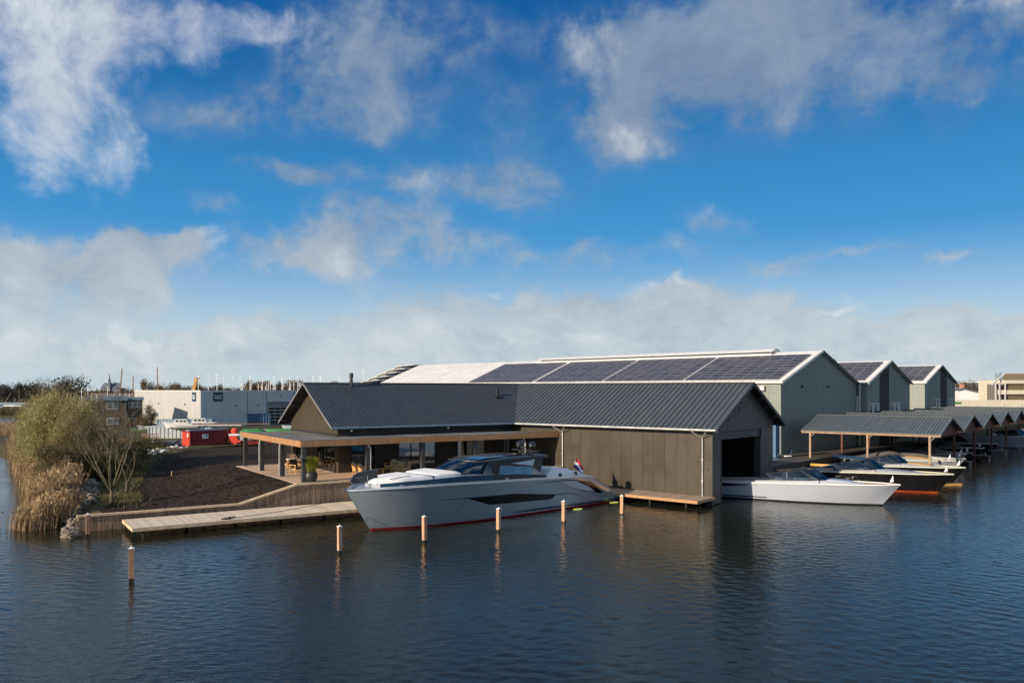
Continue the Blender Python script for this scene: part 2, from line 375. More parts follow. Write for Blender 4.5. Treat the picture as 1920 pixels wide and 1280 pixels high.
def put(name, me, parent=None, loc=None, rz=0., label=None, sc=None, rot=None):
    o = bpy.data.objects.new(name, me); COL.objects.link(o)
    if parent: o.parent = parent
    if loc is not None: o.location = loc
    if rz: o.rotation_euler = (0, 0, rz)
    if rot: o.rotation_euler = rot
    if sc: o.scale = sc if isinstance(sc, (tuple, list)) else (sc,) * 3
    if label: o['label'] = label
    return o
def thing(name, label, cat, loc=(0, 0, 0), rz=0., group=None):
    o = bpy.data.objects.new(name, None); COL.objects.link(o); o.location = loc; o.rotation_euler = (0, 0, rz)
    o.empty_display_size = .3
    return tag(o, label, cat, group)
def tag(o, label, cat=None, group=None, kind=None):
    if label: o['label'] = label
    if cat: o['category'] = cat
    if group: o['group'] = group
    if kind: o['kind'] = kind
    return o
def struct(o, label=None):
    o['kind'] = 'structure'
    if label: o['label'] = label
    return o
def stuff(o): o['kind'] = 'stuff'; return o
def dup(root, loc=None, rz=None, label=None):
    r = root.copy(); COL.objects.link(r)
    if loc is not None: r.location = loc
    if rz is not None: r.rotation_euler = (0, 0, rz)
    if label: r['label'] = label
    for ch in list(root.children):
        c = ch.copy(); COL.objects.link(c); c.parent = r
        for g in list(ch.children):
            d = g.copy(); COL.objects.link(d); d.parent = c
    return r
def pbox(x0, x1, y0, y1, z0, z1): return MB().box(x0, x1, y0, y1, z0, z1)
def interp(tab, x):
    if x <= tab[0][0]: return tab[0][1]
    for (a, va), (b, vb) in zip(tab, tab[1:]):
        if x <= b: return va + (vb - va) * (x - a) / (b - a)
    return tab[-1][1]
def clip(poly, f):
    """keep the part of a 2-D polygon where f(p) >= 0 (f linear)"""
    out = []
    for i, p in enumerate(poly):
        q = poly[(i + 1) % len(poly)]; a, b = f(p), f(q)
        if a >= 0: out.append(p)
        if (a >= 0) != (b >= 0): t = a / (a - b); out.append((p[0] + (q[0] - p[0]) * t, p[1] + (q[1] - p[1]) * t))
    return out

# ------------------------------------------------------------------ water, land
def water():
    import numpy as np
    rg = np.random.RandomState(3)
    x0, x1, y0, y1 = -52., 62., 19., 78.
    st = .12; nx = int((x1 - x0) / st) + 1; ny = int((y1 - y0) / st) + 1
    X, Y = np.meshgrid(np.linspace(x0, x1, nx), np.linspace(y0, y1, ny))
    Z = np.zeros_like(X)
    # slow wind patches and bent fronts keep the ripples from repeating
    wx = 1.3 * np.sin(X * .11 + Y * .05 + 1) + .8 * np.sin(X * .05 - Y * .13 + 4) + .35 * np.sin(X * .41 + Y * .33); wy = 1.1 * np.sin(X * .07 - Y * .10 + 2) + .7 * np.sin(X * .17 + Y * .09) + .35 * np.sin(X * .37 - Y * .45 + 2)
    for i in range(90):
        lam = .31 * (2.9 ** rg.rand()); a = radians(72) + rg.normal(0, .62); k = 2 * pi / lam
        env = .55 + .45 * np.sin((X * cos(i * 1.7) + Y * sin(i * 1.7)) * rg.uniform(.08, .32) + rg.uniform(0, 6.3))
        Z += (.0022 * lam ** 1.0) * env * np.sin(k * ((X + wx) * cos(a) + (Y + wy) * sin(a)) + rg.uniform(0, 6.3))
    patch = 1. + .45 * np.sin(X * .045 + Y * .09 + .7) * np.sin(Y * .06 - X * .07 + 2) + .2 * np.sin(X * .16 - Y * .21)
    e = np.minimum(np.minimum(X - x0, x1 - X), np.minimum(Y - y0, y1 - Y)); fade = np.clip(e / 3, 0, 1)
    Z *= patch * fade
    n = nx * ny; V = np.empty((n + 4, 3)); V[:n, 0] = X.ravel(); V[:n, 1] = Y.ravel(); V[:n, 2] = Z.ravel()
    V[n:] = [(-2500, -300, 0), (2500, -300, 0), (2500, 2600, 0), (-2500, 2600, 0)]
    I = np.arange(nx - 1)[None, :] + nx * np.arange(ny - 1)[:, None]; Q = np.stack([I, I + 1, I + 1 + nx, I + nx], -1).reshape(-1, 4)
    c = [0, nx - 1, n - 1, n - nx]
    big = [(n, n + 1, c[1], c[0]), (n + 1, n + 2, c[2], c[1]), (n + 2, n + 3, c[3], c[2]), (n + 3, n, c[0], c[3])]
    F = np.concatenate([Q, np.array(big)])
    me = bpy.data.meshes.new('water'); me.vertices.add(len(V)); me.vertices.foreach_set('co', V.ravel())
    me.loops.add(F.size); me.loops.foreach_set('vertex_index', F.ravel().astype(np.int32)); me.polygons.add(len(F))
    me.polygons.foreach_set('loop_start', np.arange(0, F.size, 4, dtype=np.int32)); me.polygons.foreach_set('use_smooth', [True] * (len(F) - 4) + [False] * 4)
    me.update(calc_edges=True); me.validate(); me.materials.append(m_water)
    o = put('water', me); struct(o)
water()
bed = MB().add([(-2600, -310, -1.6), (2600, -310, -1.6), (2600, 2700, -1.6), (-2600, 2700, -1.6)], [(0, 1, 2, 3)]).obj('lake_bed', m_soil); struct(bed)

# natural bank, garden soil and yard as one relief in the clubhouse frame
SHORE = [at(142, 992), at(112, 990), at(42, 984), at(64, 952), at(66, 915), at(38, 888), at(22, 866), at(-20, 850), at(-70, 838)]
SH = [to_wl(p) for p in SHORE]
SH = [(SH[0][0], -5.5)] + SH
def seg_dist(p, a, b):
    ax, ay = a; bx, by = b; dx, dy = bx - ax, by - ay
    t = max(0, min(1, ((p[0] - ax) * dx + (p[1] - ay) * dy) / (dx * dx + dy * dy + 1e-9)))
    qx, qy = ax + dx * t - p[0], ay + dy * t - p[1]; return sqrt(qx * qx + qy * qy), dx * (p[1] - ay) - dy * (p[0] - ax)
def shore_d(x, y):
    best = (1e9, 1)
    for a, b in zip(SH, SH[1:]):
        d, sgn = seg_dist((x, y), a, b)
        if d < best[0] - 1e-6: best = (d, sgn)
    return best[0] if best[1] < 0 else -best[0]
def land_z(x, y):
    d = shore_d(x, y); sw = interp([(-5.5, .9), (1, 3.0)], y)
    z = -1.0 + 1.0 * max(0, min(1, (d + 2) / 2)) + .85 * max(0, min(1, d / sw))
    if d > 0:
        edge = interp([(-18.4, .94), (-9.2, .94), (-5.3, 1.94)], x)          # top of the timber edge
        k = max(0, min(1, (d - .45 * sw) / sw)); k2 = math.exp(-max(0, y + 5.5) / 30.)
        top = edge * k2 + 1.12 * (1 - k2) - .03
        dt = math.hypot(max(0, -5.14 - x), max(0, y - 10.5)); top = top + (1.93 - top) * math.exp(-(dt / 4.) ** 2) * max(0, min(1, (y + 5.5) / 4.))
        z = z * (1 - k) + top * k
        w = Vector((x, y, 0))
        z += k * (.10 * noise.noise(w * .35) + .05 * noise.noise(w * 1.3) + .035 * noise.noise(w * 3.7)) * min(1, max(0, (y + 5.6) / 1.0) + .1)
    return z
def land_grid(x0, x1, y0, y1, st, name, mat, cond):
    nx = int((x1 - x0) / st); ny = int((y1 - y0) / st); idx = {}; mb = MB(); vs = []; fs = []
    def vid(i, j):
        if (i, j) not in idx:
            x, y = x0 + i * st, y0 + j * st; idx[(i, j)] = len(vs); vs.append(wl(x, y, land_z(x, y)))
        return idx[(i, j)]
    for i in range(nx):
        for j in range(ny):
            x, y = x0 + (i + .5) * st, y0 + (j + .5) * st
            if cond(x, y): fs.append((vid(i, j), vid(i + 1, j), vid(i + 1, j + 1), vid(i, j + 1)))
    mb.add(vs, fs); return struct(mb.obj(name, mat, None, True))
SOILP = [to_wl(at(px, py, 1.05)) for px, py in ((188, 950), (262, 910), (285, 868), (345, 846), (372, 843), (520, 832))]
def in_soil(x, y):
    xs = SOILP
    if x > -5.14 and y > -5.6 and x > -5.14 and y < 10.5: return False
    yl = None
    # left/back border of the soil as y-limit against x
    pts = sorted([(p[0], p[1]) for p in xs])
    return x > pts[0][0] and y < interp([(p[0], p[1]) for p in pts], x) + .35 * noise.noise(Vector((x * .6, y * .6, 3)))
inb = lambda x, y: shore_d(x, y) > -3.0 and not (x > -5.0 and -5.4 < y < 11.4)
land_grid(-24, 10, -5.5, 46, .4, 'garden_soil', m_soil, lambda x, y: inb(x, y) and in_soil(x, y))
land_grid(-44, 10, -5.5, 80, .4, 'bank', m_ground, lambda x, y: inb(x, y) and not in_soil(x, y))
g = MB()
gp = [wl(-60, 79.5), at(62, 800), at(40, 776), at(112, 759), Vector((-330, 470, 0)), Vector((-1800, 640, 0)), Vector((-1800, 2400, 0)), Vector((2300, 2400, 0)),
      Vector((2300, 800, 0)), wr(-4.6, 190), wr(-4.6, 11.3), wr(-26, 11.3), wl(9.5, 12), wl(9.5, 79.5)]
g.prism([Vector((p[0], p[1], -1.5)) for p in gp], (0, 0, 2.38)); struct(g.obj('ground', m_ground))
q = MB(); qp = [wr(-4.55, 11.3), wr(-4.55, 110), wr(-40, 110), wr(-40, 11.3)]
q.prism([Vector((p[0], p[1], -1.4)) for p in qp], (0, 0, 2.4)); struct(q.obj('quay', m_quay))
sp = MB(); spp = [at(-420, 838), at(-60, 830), at(12, 829), at(70, 812), at(30, 803), at(-420, 803)]
sp.prism([Vector((p[0], p[1], -1)) for p in spp], (0, 0, 1.25)); struct(sp.obj('reed_spit', m_ground))
i2 = MB(); ip = [at(-10, 781), at(60, 782), at(60, 774), at(-5, 774)]
i2.prism([Vector((p[0], p[1], -1)) for p in ip], (0, 0, 1.2)); struct(i2.obj('reed_islet', m_ground))
fs_ = MB(); fp = [Vector((-1800, 640, 0)), Vector((-330, 470, 0)), Vector((-180, 455, 0)), Vector((-180, 640, 0))]

cl = MB(); rc_ = random.Random(77)
for _ in range(9000):
    x = rc_.uniform(-20, -5.3); y = rc_.uniform(-5.2, 34)
    if not in_soil(x, y) or shore_d(x, y) < 2: continue
    p = wl(x, y, land_z(x, y) + .01); s_ = rc_.uniform(.03, .10) * (1.5 if rc_.random() < .06 else 1); v = [p + Vector((rc_.uniform(-1, 1), rc_.uniform(-1, 1), 0)).normalized() * s_ * rc_.uniform(.6, 1.2) for _ in range(3)] + [p + Vector((rc_.uniform(-.3, .3) * s_, rc_.uniform(-.3, .3) * s_, s_ * rc_.uniform(.5, 1.)))]
    cl.add(v, [(0, 1, 3), (1, 2, 3), (2, 0, 3), (0, 3, 1), (1, 3, 2), (2, 3, 0)][:3])
tag(stuff(cl.obj('soil_clods', m_soil)), 'dark clods scattered over the bare soil', 'soil')
mk = at(322, 893, 1.1); mk_ = tag(MB().box(mk.x - .04, mk.x + .04, mk.y - .04, mk.y + .04, 1.0, 1.55).obj('marker_stake', m_wood), 'small pale stake standing alone in the dark soil', 'stake')
# ------------------------------------------------------------------ roof intersection of the two wings
HWL = 6.539; HWR = 6.348; ZE = 5.59; ZR = 9.08; OV = .905; GL = .946
RID_L = -OV + HWL                      # ridge y in the clubhouse frame
OR_ = (0.62, 0.66)                     # boathouse roof: eave y = -.62, gable x = +.66
RID_R = -OR_[0] + HWR
def isect(p, d, q, e):
    det = d[0] * (-e[1]) + e[0] * d[1]; t = ((q[0] - p[0]) * (-e[1]) + e[0] * (q[1] - p[1])) / det
    return (p[0] + d[0] * t, p[1] + d[1] * t)
VAL = isect(wl(0, -OV)[:2], C, wr(0, -OR_[0])[:2], BX)
JUN = isect(wl(0, RID_L)[:2], C, wr(0, RID_R)[:2], BX)
_vx, _vy = JUN[0] - VAL[0], JUN[1] - VAL[1]
def left_of_valley(p): return -((p[0] - VAL[0]) * _vy - (p[1] - VAL[1]) * _vx)   # >0 on the clubhouse side
def roof_pans(parent, tof, frm, x0, x1, y0, y1, zf, step, side, mat, rmat, name='roof_panel', th=.10, rib=(.035, .055), clipf=None):
    """standing seam pans between x0..x1; slope runs in y; zf(y) is the height"""
    n = max(1, int(round((x1 - x0) / step))); st = (x1 - x0) / n
    for i in range(n):
        a, b = x0 + i * st, x0 + (i + 1) * st
        poly = [(a, y0), (b, y0), (b, y1), (a, y1)]
        if clipf: poly = clip(poly, clipf)
        if len(poly) < 3: continue
        if len(poly) >= 3:
            mb = MB(); top = [Vector((p[0], p[1], zf(p[1]))) for p in poly]
            mb.prism([t - Vector((0, 0, th)) for t in top], (0, 0, th))
            # seam along the low-x edge
            e = [p for p in poly if abs(p[0] - a) < 1e-4]
            if len(e) >= 2:
                ys = sorted(p[1] for p in e); ya, yb = ys[0], ys[-1]
                if yb - ya > .05:
                    mb.prism([(a - rib[0] / 2, ya, zf(ya)), (a + rib[0] / 2, ya, zf(ya)), (a + rib[0] / 2, yb, zf(yb)), (a - rib[0] / 2, yb, zf(yb))][::1], (0, 0, rib[1]), 1)
            mb.obj(name, [mat, rmat], parent)
ROOFZ = lambda ov, hw: (lambda y: ZE + (ZR - ZE) * (1 - abs((y + ov) / hw - 1)))
zfl = ROOFZ(OV, HWL); zfr = ROOFZ(OR_[0], HWR)

# ================================================================== boathouse (right wing)
bh = thing('boathouse', 'dark boathouse with olive brown side wall, standing seam roof and an open water door', 'boathouse', (WR[0], WR[1], 0), AR)
BW = 10.95
clR = lambda p: -left_of_valley(wr(p[0], p[1]))
roof_pans(bh, None, None, -27.5, OR_[1], -OR_[0], RID_R, zfr, .47, 0, m_seam, m_rib, clipf=clR)
roof_pans(bh, None, None, -27.5, OR_[1], RID_R, RID_R + HWR, zfr, 1.04, 0, m_seam, m_rib, clipf=clR)
pts = [(x, RID_R, ZR + .03) for x in (-25, OR_[1] + .02)]
p0 = to_wr(JUN)[0]
MB().box(p0, OR_[1] + .02, RID_R - .12, RID_R + .12, ZR - .02, ZR + .05).obj('ridge_cap', m_rib, bh)
for s_ in (0, 1):        # verge boards
    y0 = -OR_[0] - .02 if s_ == 0 else RID_R + HWR + .02
    b = MB(); b.prism([(OR_[1], y0, ZE - .22), (OR_[1], RID_R, ZR - .22), (OR_[1], RID_R, ZR + .06), (OR_[1], y0, ZE + .06)], (.05, 0, 0)); b.obj('verge_board', m_post, bh)
vx0 = to_wr(VAL)[0]
# long wall, one cladding panel per metre
me = MB().box(0.008, .992, 0, .08, 0, ZE - .41 - .62); meC = me.mesh('cladding_panel', m_clad)
for i in range(23): put('cladding_panel', meC, bh, (-i - 1, 0, .62 if i < 14 else .62))
MB().box(-23, -.005, .09, .16, .05, ZE - .1).obj('wall_core', m_dark, bh)
MB().box(-23, 0, -.015, .09, ZE - .40, ZE - .06).obj('eaves_trim', m_dark, bh)
MB().box(-23, 0, -.01, .09, .35, .61).obj('plinth', m_dark, bh)
MB().tube([(vx0 + .1, -OR_[0] - .07, ZE - .05), (OR_[1] - .05, -OR_[0] - .07, ZE - .05)], .085, 8).obj('gutter', m_zinc, bh)
MB().box(-23, OR_[1] - .02, -OR_[0] + .02, .0, ZE - .16, ZE - .12).obj('soffit', m_soffit, bh)
def downpipe(parent, x, y, ztop, zbot, reach, name='downpipe', both=True):
    d = MB(); d.tube([(x, y, zbot), (x, y, ztop - .55)], .055, 8); d.tube([(x, y, ztop - .55), (x - .55, y - reach, ztop - .1), (x - .55, y - reach, ztop)], .045, 6)
    if both: d.tube([(x, y, ztop - .55), (x + .55, y - reach, ztop - .1)], .04, 6)
    for z in (zbot + 1.1, zbot + 2.7): d.box(x - .08, x + .08, y - .07, y + .07, z, z + .06)
    return d.obj(name, m_zinc, parent)
downpipe(bh, -.75, -.11, ZE - .1, .62, OR_[0] - .05); downpipe(bh, -13.75, -.11, ZE - .1, 2.0, OR_[0] - .05)
o = MB().lathe([(.07, 0), (.07, .06)], 10); oo = o.obj('wall_lamp', m_dark, bh); oo.rotation_euler = (pi / 2, 0, 0); oo.location = (-.35, 0, 2.6)
oo = put('wall_lamp', oo.data, bh, (-5.5, 0, 3.4), rot=(pi / 2, 0, 0))
MB().box(-13.0, -11.9, -.03, 0, 2.0, 4.0).obj('side_door', m_clad, bh)
# gable wall with the boat door
zg = lambda y: zfr(y) - .16
OP = (1.35, 8.6, 5.35)
def gable_panels(parent, x, y0, y1, step, zb, zt, hole, mat, th=.08, ribs=None, rm=None, sgn=1, name='cladding_panel', mirror=None):
    n = int(round((y1 - y0) / step)); st = (y1 - y0) / n
    for i in range(n):
        a, b = y0 + i * st + .006, y0 + (i + 1) * st - .006
        segs = [(a, b, zb)]
        if hole:
            segs = []
            if a < hole[0]: segs.append((a, min(b, hole[0]), zb))
            if b > hole[1]: segs.append((max(a, hole[1]), b, zb))
            if b > hole[0] and a < hole[1]: segs.append((max(a, hole[0]), min(b, hole[1]), hole[2]))
        for (c, d, z0) in segs:
            if d - c < .02: continue
            ys = [c, d]
            if mirror and c < mirror < d: ys = [c, mirror, d]
            poly = [(x, c, z0), (x, d, z0)] + [(x, yy, zt(yy)) for yy in ys[::-1]]
            mb = MB(); mb.prism(poly, (th * sgn, 0, 0))
            if ribs:
                k = c + ribs / 2
                while k < d: mb.prism([(x + th * sgn, k - .03, z0), (x + th * sgn, k + .03, z0), (x + th * sgn, k + .03, min(zt(k - .03), zt(k + .03))), (x + th * sgn, k - .03, min(zt(k - .03), zt(k + .03)))], (.025 * sgn, 0, 0), 1); k += ribs
            mb.obj(name, [mat, rm or mat], parent)
m_gabd = M('charcoal_gable_cladding', (.075, .072, .068), .55, .1, .1, 1.5, rnd=.05)
gable_panels(bh, -.08, 0, BW, .5, .05, zg, OP, m_gabd, mirror=RID_R)
MB().box(-.35, -.10, OP[0] - .0, OP[1], 4.75, OP[2]).obj('door_header', m_post, bh)
MB().box(-.5, .06, OP[1] - .28, OP[1] - .02, .02, 4.74).obj('door_jamb', M('green_black_jamb', (.03, .045, .042), .5), bh)
MB().box(-.5, .03, OP[0] + .02, OP[0] + .12, .02, 4.74).obj('door_jamb', m_dark, bh)
for yy, ww in ((4.4, .55), (2.6, .4)): MB().box(0.002, .03, yy, yy + ww, 6.75, 7.25).obj('gable_vent', m_dark, bh)
# rafters under the gable overhang
for k in range(4):
    yy = RID_R + 1.6 + k * 1.35
    MB().box(.01, OR_[1] - .02, yy, yy + .12, zg(yy) - .30, zg(yy) - .12).obj('purlin', m_soffit, bh)
for k in range(2):
    yy = RID_R - 2.2 - k * 2.1
    MB().box(.01, OR_[1] - .02, yy, yy + .12, zg(yy) - .30, zg(yy) - .12).obj('purlin', m_soffit, bh)
MB().prism([(0.01, -OR_[0], ZE - .12), (0.01, RID_R, ZR - .12), (.01, RID_R + HWR, ZE - .12), (.01, RID_R + HWR, ZE - .16), (.01, RID_R, ZR - .17), (.01, -OR_[0], ZE - .16)], (OR_[1] - .03, 0, 0)).obj('gable_soffit', m_soffit, bh)
b = MB(); b.box(-26, -.1, BW - .1, BW, .05, ZE - .2); b.box(-26, -25.8, 0.2, BW, .05, ZE - .2); b.box(-26, -.1, .2, BW - .1, ZE - .3, ZE - .2)
b.obj('inner_wall', m_soffit, bh)

# ================================================================== clubhouse (left wing)
ch = thing('clubhouse', 'long dark roofed clubhouse with a timber edged flat canopy over its terrace', 'clubhouse', (WL[0], WL[1], 0), .584)
GW = 11.27; TZ = 2.0
clL = lambda p: left_of_valley(wl(p[0], p[1]))
roof_pans(ch, None, None, -GL, 27, -OV, RID_L, zfl, .3, 0, m_seam2, m_rib, clipf=clL, rib=(.03, .035))
roof_pans(ch, None, None, -GL, 30, RID_L, RID_L + HWL, zfl, 1.0, 0, m_seam2, m_rib, clipf=clL, rib=(.03, .035))
jx = to_wl(JUN)[0]
MB().box(-GL - .02, jx, RID_L - .12, RID_L + .12, ZR - .02, ZR + .05).obj('ridge_cap', m_rib, ch)
m_verge = M('grey_verge', (.20, .19, .19), .5, .2, .06)
for s_ in (0, 1):
    y0 = -OV - .02 if s_ == 0 else RID_L + HWL + .02
    b = MB(); b.prism([(-GL - .05, y0, ZE - .14), (-GL - .05, RID_L, ZR - .14), (-GL - .05, RID_L, ZR + .05), (-GL - .05, y0, ZE + .05)], (.05, 0, 0)); b.obj('verge_board', m_verge, ch)
MB().prism([(-GL, -OV, ZE - .11), (-GL, RID_L, ZR - .11), (-GL, RID_L + HWL, ZE - .11), (-GL, RID_L + HWL, ZE - .15), (-GL, RID_L, ZR - .16), (-GL, -OV, ZE - .15)], (GL - .02, 0, 0)).obj('gable_soffit', m_soffit, ch)
for yy in (-.3, 2.4, 8.6, 11.3): MB().box(-GL + .02, -.01, yy, yy + .14, zfl(yy) - .36, zfl(yy) - .17).obj('purlin', m_soffit, ch)
xv = to_wl(VAL)[0]
MB().tube([(-GL, -OV - .07, ZE - .05), (xv + .1, -OV - .07, ZE - .05)], .08, 8).obj('gutter', M('blue_grey_gutter', (.20, .27, .32), .4, .4), ch)
MB().box(-GL + .05, xv, -OV + .02, 0, ZE - .16, ZE - .12).obj('soffit', m_soffit, ch)
# gable wall: opening strips behind glass
zgl = lambda y: zfl(y) - .17
GH = 4.45
glassY = [(.75, 4.8), (8.96, 10.1)]
def gwall(a, b):
    gable_panels(ch, -.0, a, b, .6, TZ + .01, zgl, None, m_clad2, th=.08, ribs=.15, rm=m_clad2, sgn=-1, mirror=RID_L)
gwall(0, .75); gwall(4.8, 8.96); gwall(10.1, GW)
for (a, b) in glassY: gable_panels(ch, -.0, a, b, .6, GH, zgl, None, m_clad2, th=.08, ribs=.15, rm=m_clad2, sgn=-1, mirror=RID_L)
def window(parent, axis, u0, u1, z0, z1, off, muls, mat=m_glass_w, fw=.07, curtain=None):
    """glazed opening in the wall x=off (axis 'y') or y=off (axis 'x')"""
    w = MB()
    def bx(a, b, c, d, o0, o1, mb):
        if axis == 'y': mb.box(off + o0, off + o1, a, b, c, d)
        else: mb.box(a, b, off + o0, off + o1, c, d)
    bx(u0, u1, z1 - fw, z1, -.04, .05, w); bx(u0, u1, z0, z0 + fw, -.04, .05, w)
    for m_ in [u0 + fw / 2] + list(muls) + [u1 - fw / 2]: bx(m_ - fw / 2, m_ + fw / 2, z0, z1, -.045, .055, w)
    wo = w.obj('window', m_dark, parent)
    es = [u0] + list(muls) + [u1]
    for a, b in zip(es, es[1:]):
        p = MB(); bx(a + .02, b - .02, z0 + .02, z1 - .02, -.006, .006, p); p.obj('pane', mat, wo)
    return wo
window(ch, 'y', .75, 4.8, TZ + .01, GH, .0, [1.75, 2.75, 3.75]); window(ch, 'y', 8.96, 10.1, TZ + .01, GH, .0, [9.5])
# long wall along the terrace
xb = to_wl(isect(wl(0, 0)[:2], C, wr(0, 0)[:2], BX))[0]
longW = [(0, .96, 0), (.96, 3.15, 1), (3.15, 5.1, 0), (5.1, 8.54, 2), (8.54, 10.6, 0), (10.6, 13.4, 1), (13.4, 15.3, 0), (15.3, xb - .3, 1)]
m_cladd = M('charcoal_board_cladding', (.045, .036, .030), .7, 0, .2, 3, rnd=.1)
for (a, b, k) in longW:
    if k == 0:
        n = int((b - a) / .16); st = (b - a) / n
        for i in range(n): MB().box(a + i * st + .008, a + (i + 1) * st - .008, 0, .07, TZ + .01, GH).obj('wall_board', m_cladd, ch)
    else:
        nm = 2 if b - a < 2.6 else 3
        window(ch, 'x', a, b, TZ + .01, GH, .03, [a + (b - a) * (i + 1) / nm for i in range(nm - 1)])
MB().box(0, xb - .1, .0, .08, GH, ZE - .16).obj('upper_wall', m_dark, ch)
r = MB(); r.box(.3, xb, 7.6, 7.7, TZ, GH); r.box(.3, xb, .3, 7.6, TZ - .05, TZ + .01); r.box(.3, 9.0, .3, 11.1, GH + .02, GH + .1); r.box(9, xb, .3, 7.6, GH + .02, GH + .1)
r.obj('room', m_int, ch)
for (x0, x1, y) in ((7.3, 8.4, .5), (10.7, 11.2, .4), (12.7, 13.3, .4), (15.5, 16.1, .4), (17.4, 18.0, .4)):
    c = MB(); n = int((x1 - x0) / .08)
    rows = [[(x0 + i * .08, y + .05 * sin(i * 1.7), z) for i in range(n + 1)] for z in (TZ + .05, GH - .05)]
    c.grid(rows); c.grid([[(p[0], p[1] + .01, p[2]) for p in rw] for rw in rows], 0, True); c.obj('curtain', m_curtain, ch)
b = MB(); b.box(-.0, 24, GW - .1, GW, 1, ZE - .2); b.obj('rear_wall', m_clad, ch)
# flat canopy
CX0, CY0, CY1, CZ0, CZ1 = -4.75, -4.95, 10.45, 4.50, 4.93
def fasc(n0, n1, fn): return None
mb = MB()
n = int((CY1 - CY0) / .13)
for i in range(n):
    y = CY0 + i * (CY1 - CY0) / n; k = random.uniform(0, .012)
    mb.box(CX0 - .03 - k, CX0 + .02, y + .006, y + (CY1 - CY0) / n - .006, CZ0, CZ1)
stuff(mb.obj('fascia_boards', m_larch, ch))
xe = to_wl(isect(wl(0, CY0)[:2], C, wr(0, -.03)[:2], BX))[0] - .05
mb = MB(); n = int((xe - CX0) / .13)
for i in range(n):
    x = CX0 + i * (xe - CX0) / n; k = random.uniform(0, .012)
    mb.box(x + .006, x + (xe - CX0) / n - .006, CY0 - .03 - k, CY0 + .02, CZ0, CZ1)
stuff(mb.obj('fascia_boards', m_larch, ch))
xe0 = to_wl(isect(wl(0, -.12)[:2], C, wr(0, -.12)[:2], BX))[0]
mb = MB(); pl = [(CX0 + .03, CY0 + .03, CZ1 - .09), (xe, CY0 + .03, CZ1 - .09), (xe0, -.02, CZ1 - .09), (-.13, -.02, CZ1 - .09), (-.13, CY1 - .03, CZ1 - .09), (CX0 + .03, CY1 - .03, CZ1 - .09)]
mb.prism(pl, (0, 0, .04)); mb.obj('canopy_roof', m_bitumen, ch)
mb = MB(); pl = [(p[0], p[1], CZ0 + .05) for p in pl]; mb.prism(pl, (0, 0, .05)); mb.obj('canopy_ceiling', M('canopy_ceiling_boards', (.10, .075, .055), .8, 0, .2, 3), ch)
mb = MB(); mb.box(CX0 + .02, CX0 + .14, CY0, CY1, CZ1 - .06, CZ1 + .02); mb.box(CX0, xe, CY0 + .02, CY0 + .14, CZ1 - .06, CZ1 + .02); mb.obj('canopy_edge_trim', m_post, ch)
mb = MB(); mb.box(-.2, -.09, -.0, GW, CZ1 - .04, CZ1 + .10); mb.box(-.2, xb, -.1, -.005, CZ1 - .04, CZ1 + .10); mb.obj('flashing', m_dark, ch)
mp = pbox(-.15, .15, -.15, .15, TZ, CZ0 + .06).mesh('canopy_post', m_post)
for (x, y) in ((-4.45, -4.7), (-4.45, .1), (-4.45, 5.3), (-4.45, 10.1), (.35, -4.7), (4.9, -4.7), (9.6, -4.7), (14.1, -4.7)): put('canopy_post', mp, ch, (x, y, 0))
for (x, y) in ((.56, -4.82), (14.35, -4.85)):
    MB().tube([(x, y, TZ + .02), (x, y, CZ0 - .32), (x - .16, y, CZ0 - .12), (x - .16, y, CZ0 + .05)], .05, 8).obj('downpipe', m_zinc, ch)
for y in (.1, 5.3): MB().tube([(-4.66, y + .03, TZ + .02), (-4.66, y + .03, CZ0 - .3), (-4.6, y + .03, CZ0 - .05)], .05, 8).obj('downpipe', m_zinc, ch)
# roof fittings
fl = MB().lathe([(.13, 8.3), (.13, 9.55), (.17, 9.56), (.17, 9.9), (.10, 9.95)], 12, (3.1, RID_L - .55)); fl.obj('flue', m_dark, ch)
fl = MB().lathe([(.14, 7.2), (.10, 8.2), (.17, 8.22), (.17, 8.55), (.05, 8.6)], 12, (16.9, RID_L - 2.1)); fl.box(16.5, 17.3, RID_L - 2.6, RID_L - 1.7, zfl(RID_L - 2.5), zfl(RID_L - 2.5) + .12); fl.obj('roof_vent', m_dark, ch)
for x in (.7, 9.3, 17.2): MB().lathe([(.0, 5.25), (.07, 5.28), (.07, 5.38), (.0, 5.42)], 10, (x, -OV + .1)).obj('eaves_lamp', m_pcap, ch)

# ================================================================== terrace, retaining wall, jetties
tr = thing('terrace_deck', 'raised timber terrace of long boards under the flat canopy', 'terrace', (WL[0], WL[1], 0), .584)
TY0, TX0, TY1 = -5.56, -5.14, 10.5
mb = MB()
def xr_at(y): return to_wl(isect(wl(0, y)[:2], C, wr(0, -.02)[:2], BX))[0] - .02
y = TY0 + .2; 
while y < -.05:
    x = TX0 + .02; xr = min(xr_at(y), xr_at(y + .14))
    while x < xr - .05:
        L = random.uniform(3.2, 5); x2 = min(xr, x + L)
        mb.box(x, x2 - .006, y, y + .137, TZ - .03, TZ + random.uniform(0, .004)); x = x2
    y += .145
y = -.02
while y < TY1:
    x = TX0 + .02
    mb.box(x, -2.3, y, y + .137, TZ - .03, TZ + random.uniform(0, .004)); mb.box(-2.294, -.09, y, y + .137, TZ - .03, TZ + random.uniform(0, .004)); y += .145
stuff(mb.obj('deck_boards', m_deck, tr))
mb = MB(); mb.prism([(TX0 + .05, TY0 + .1, .2), (xr_at(TY0 + .1), TY0 + .1, .2), (xr_at(0), 0, .2), (xr_at(0), .3, .2), (-.0, .3, .2), (-0, TY1 - .02, .2), (TX0 + .05, TY1 - .02, .2)], (0, 0, TZ - .24)); mb.obj('deck_frame', m_dark, tr)
rw = thing('retaining_wall', 'timber retaining wall with pale cap stepping down beside the long jetty', 'retaining wall', (WL[0], WL[1], 0), .584)
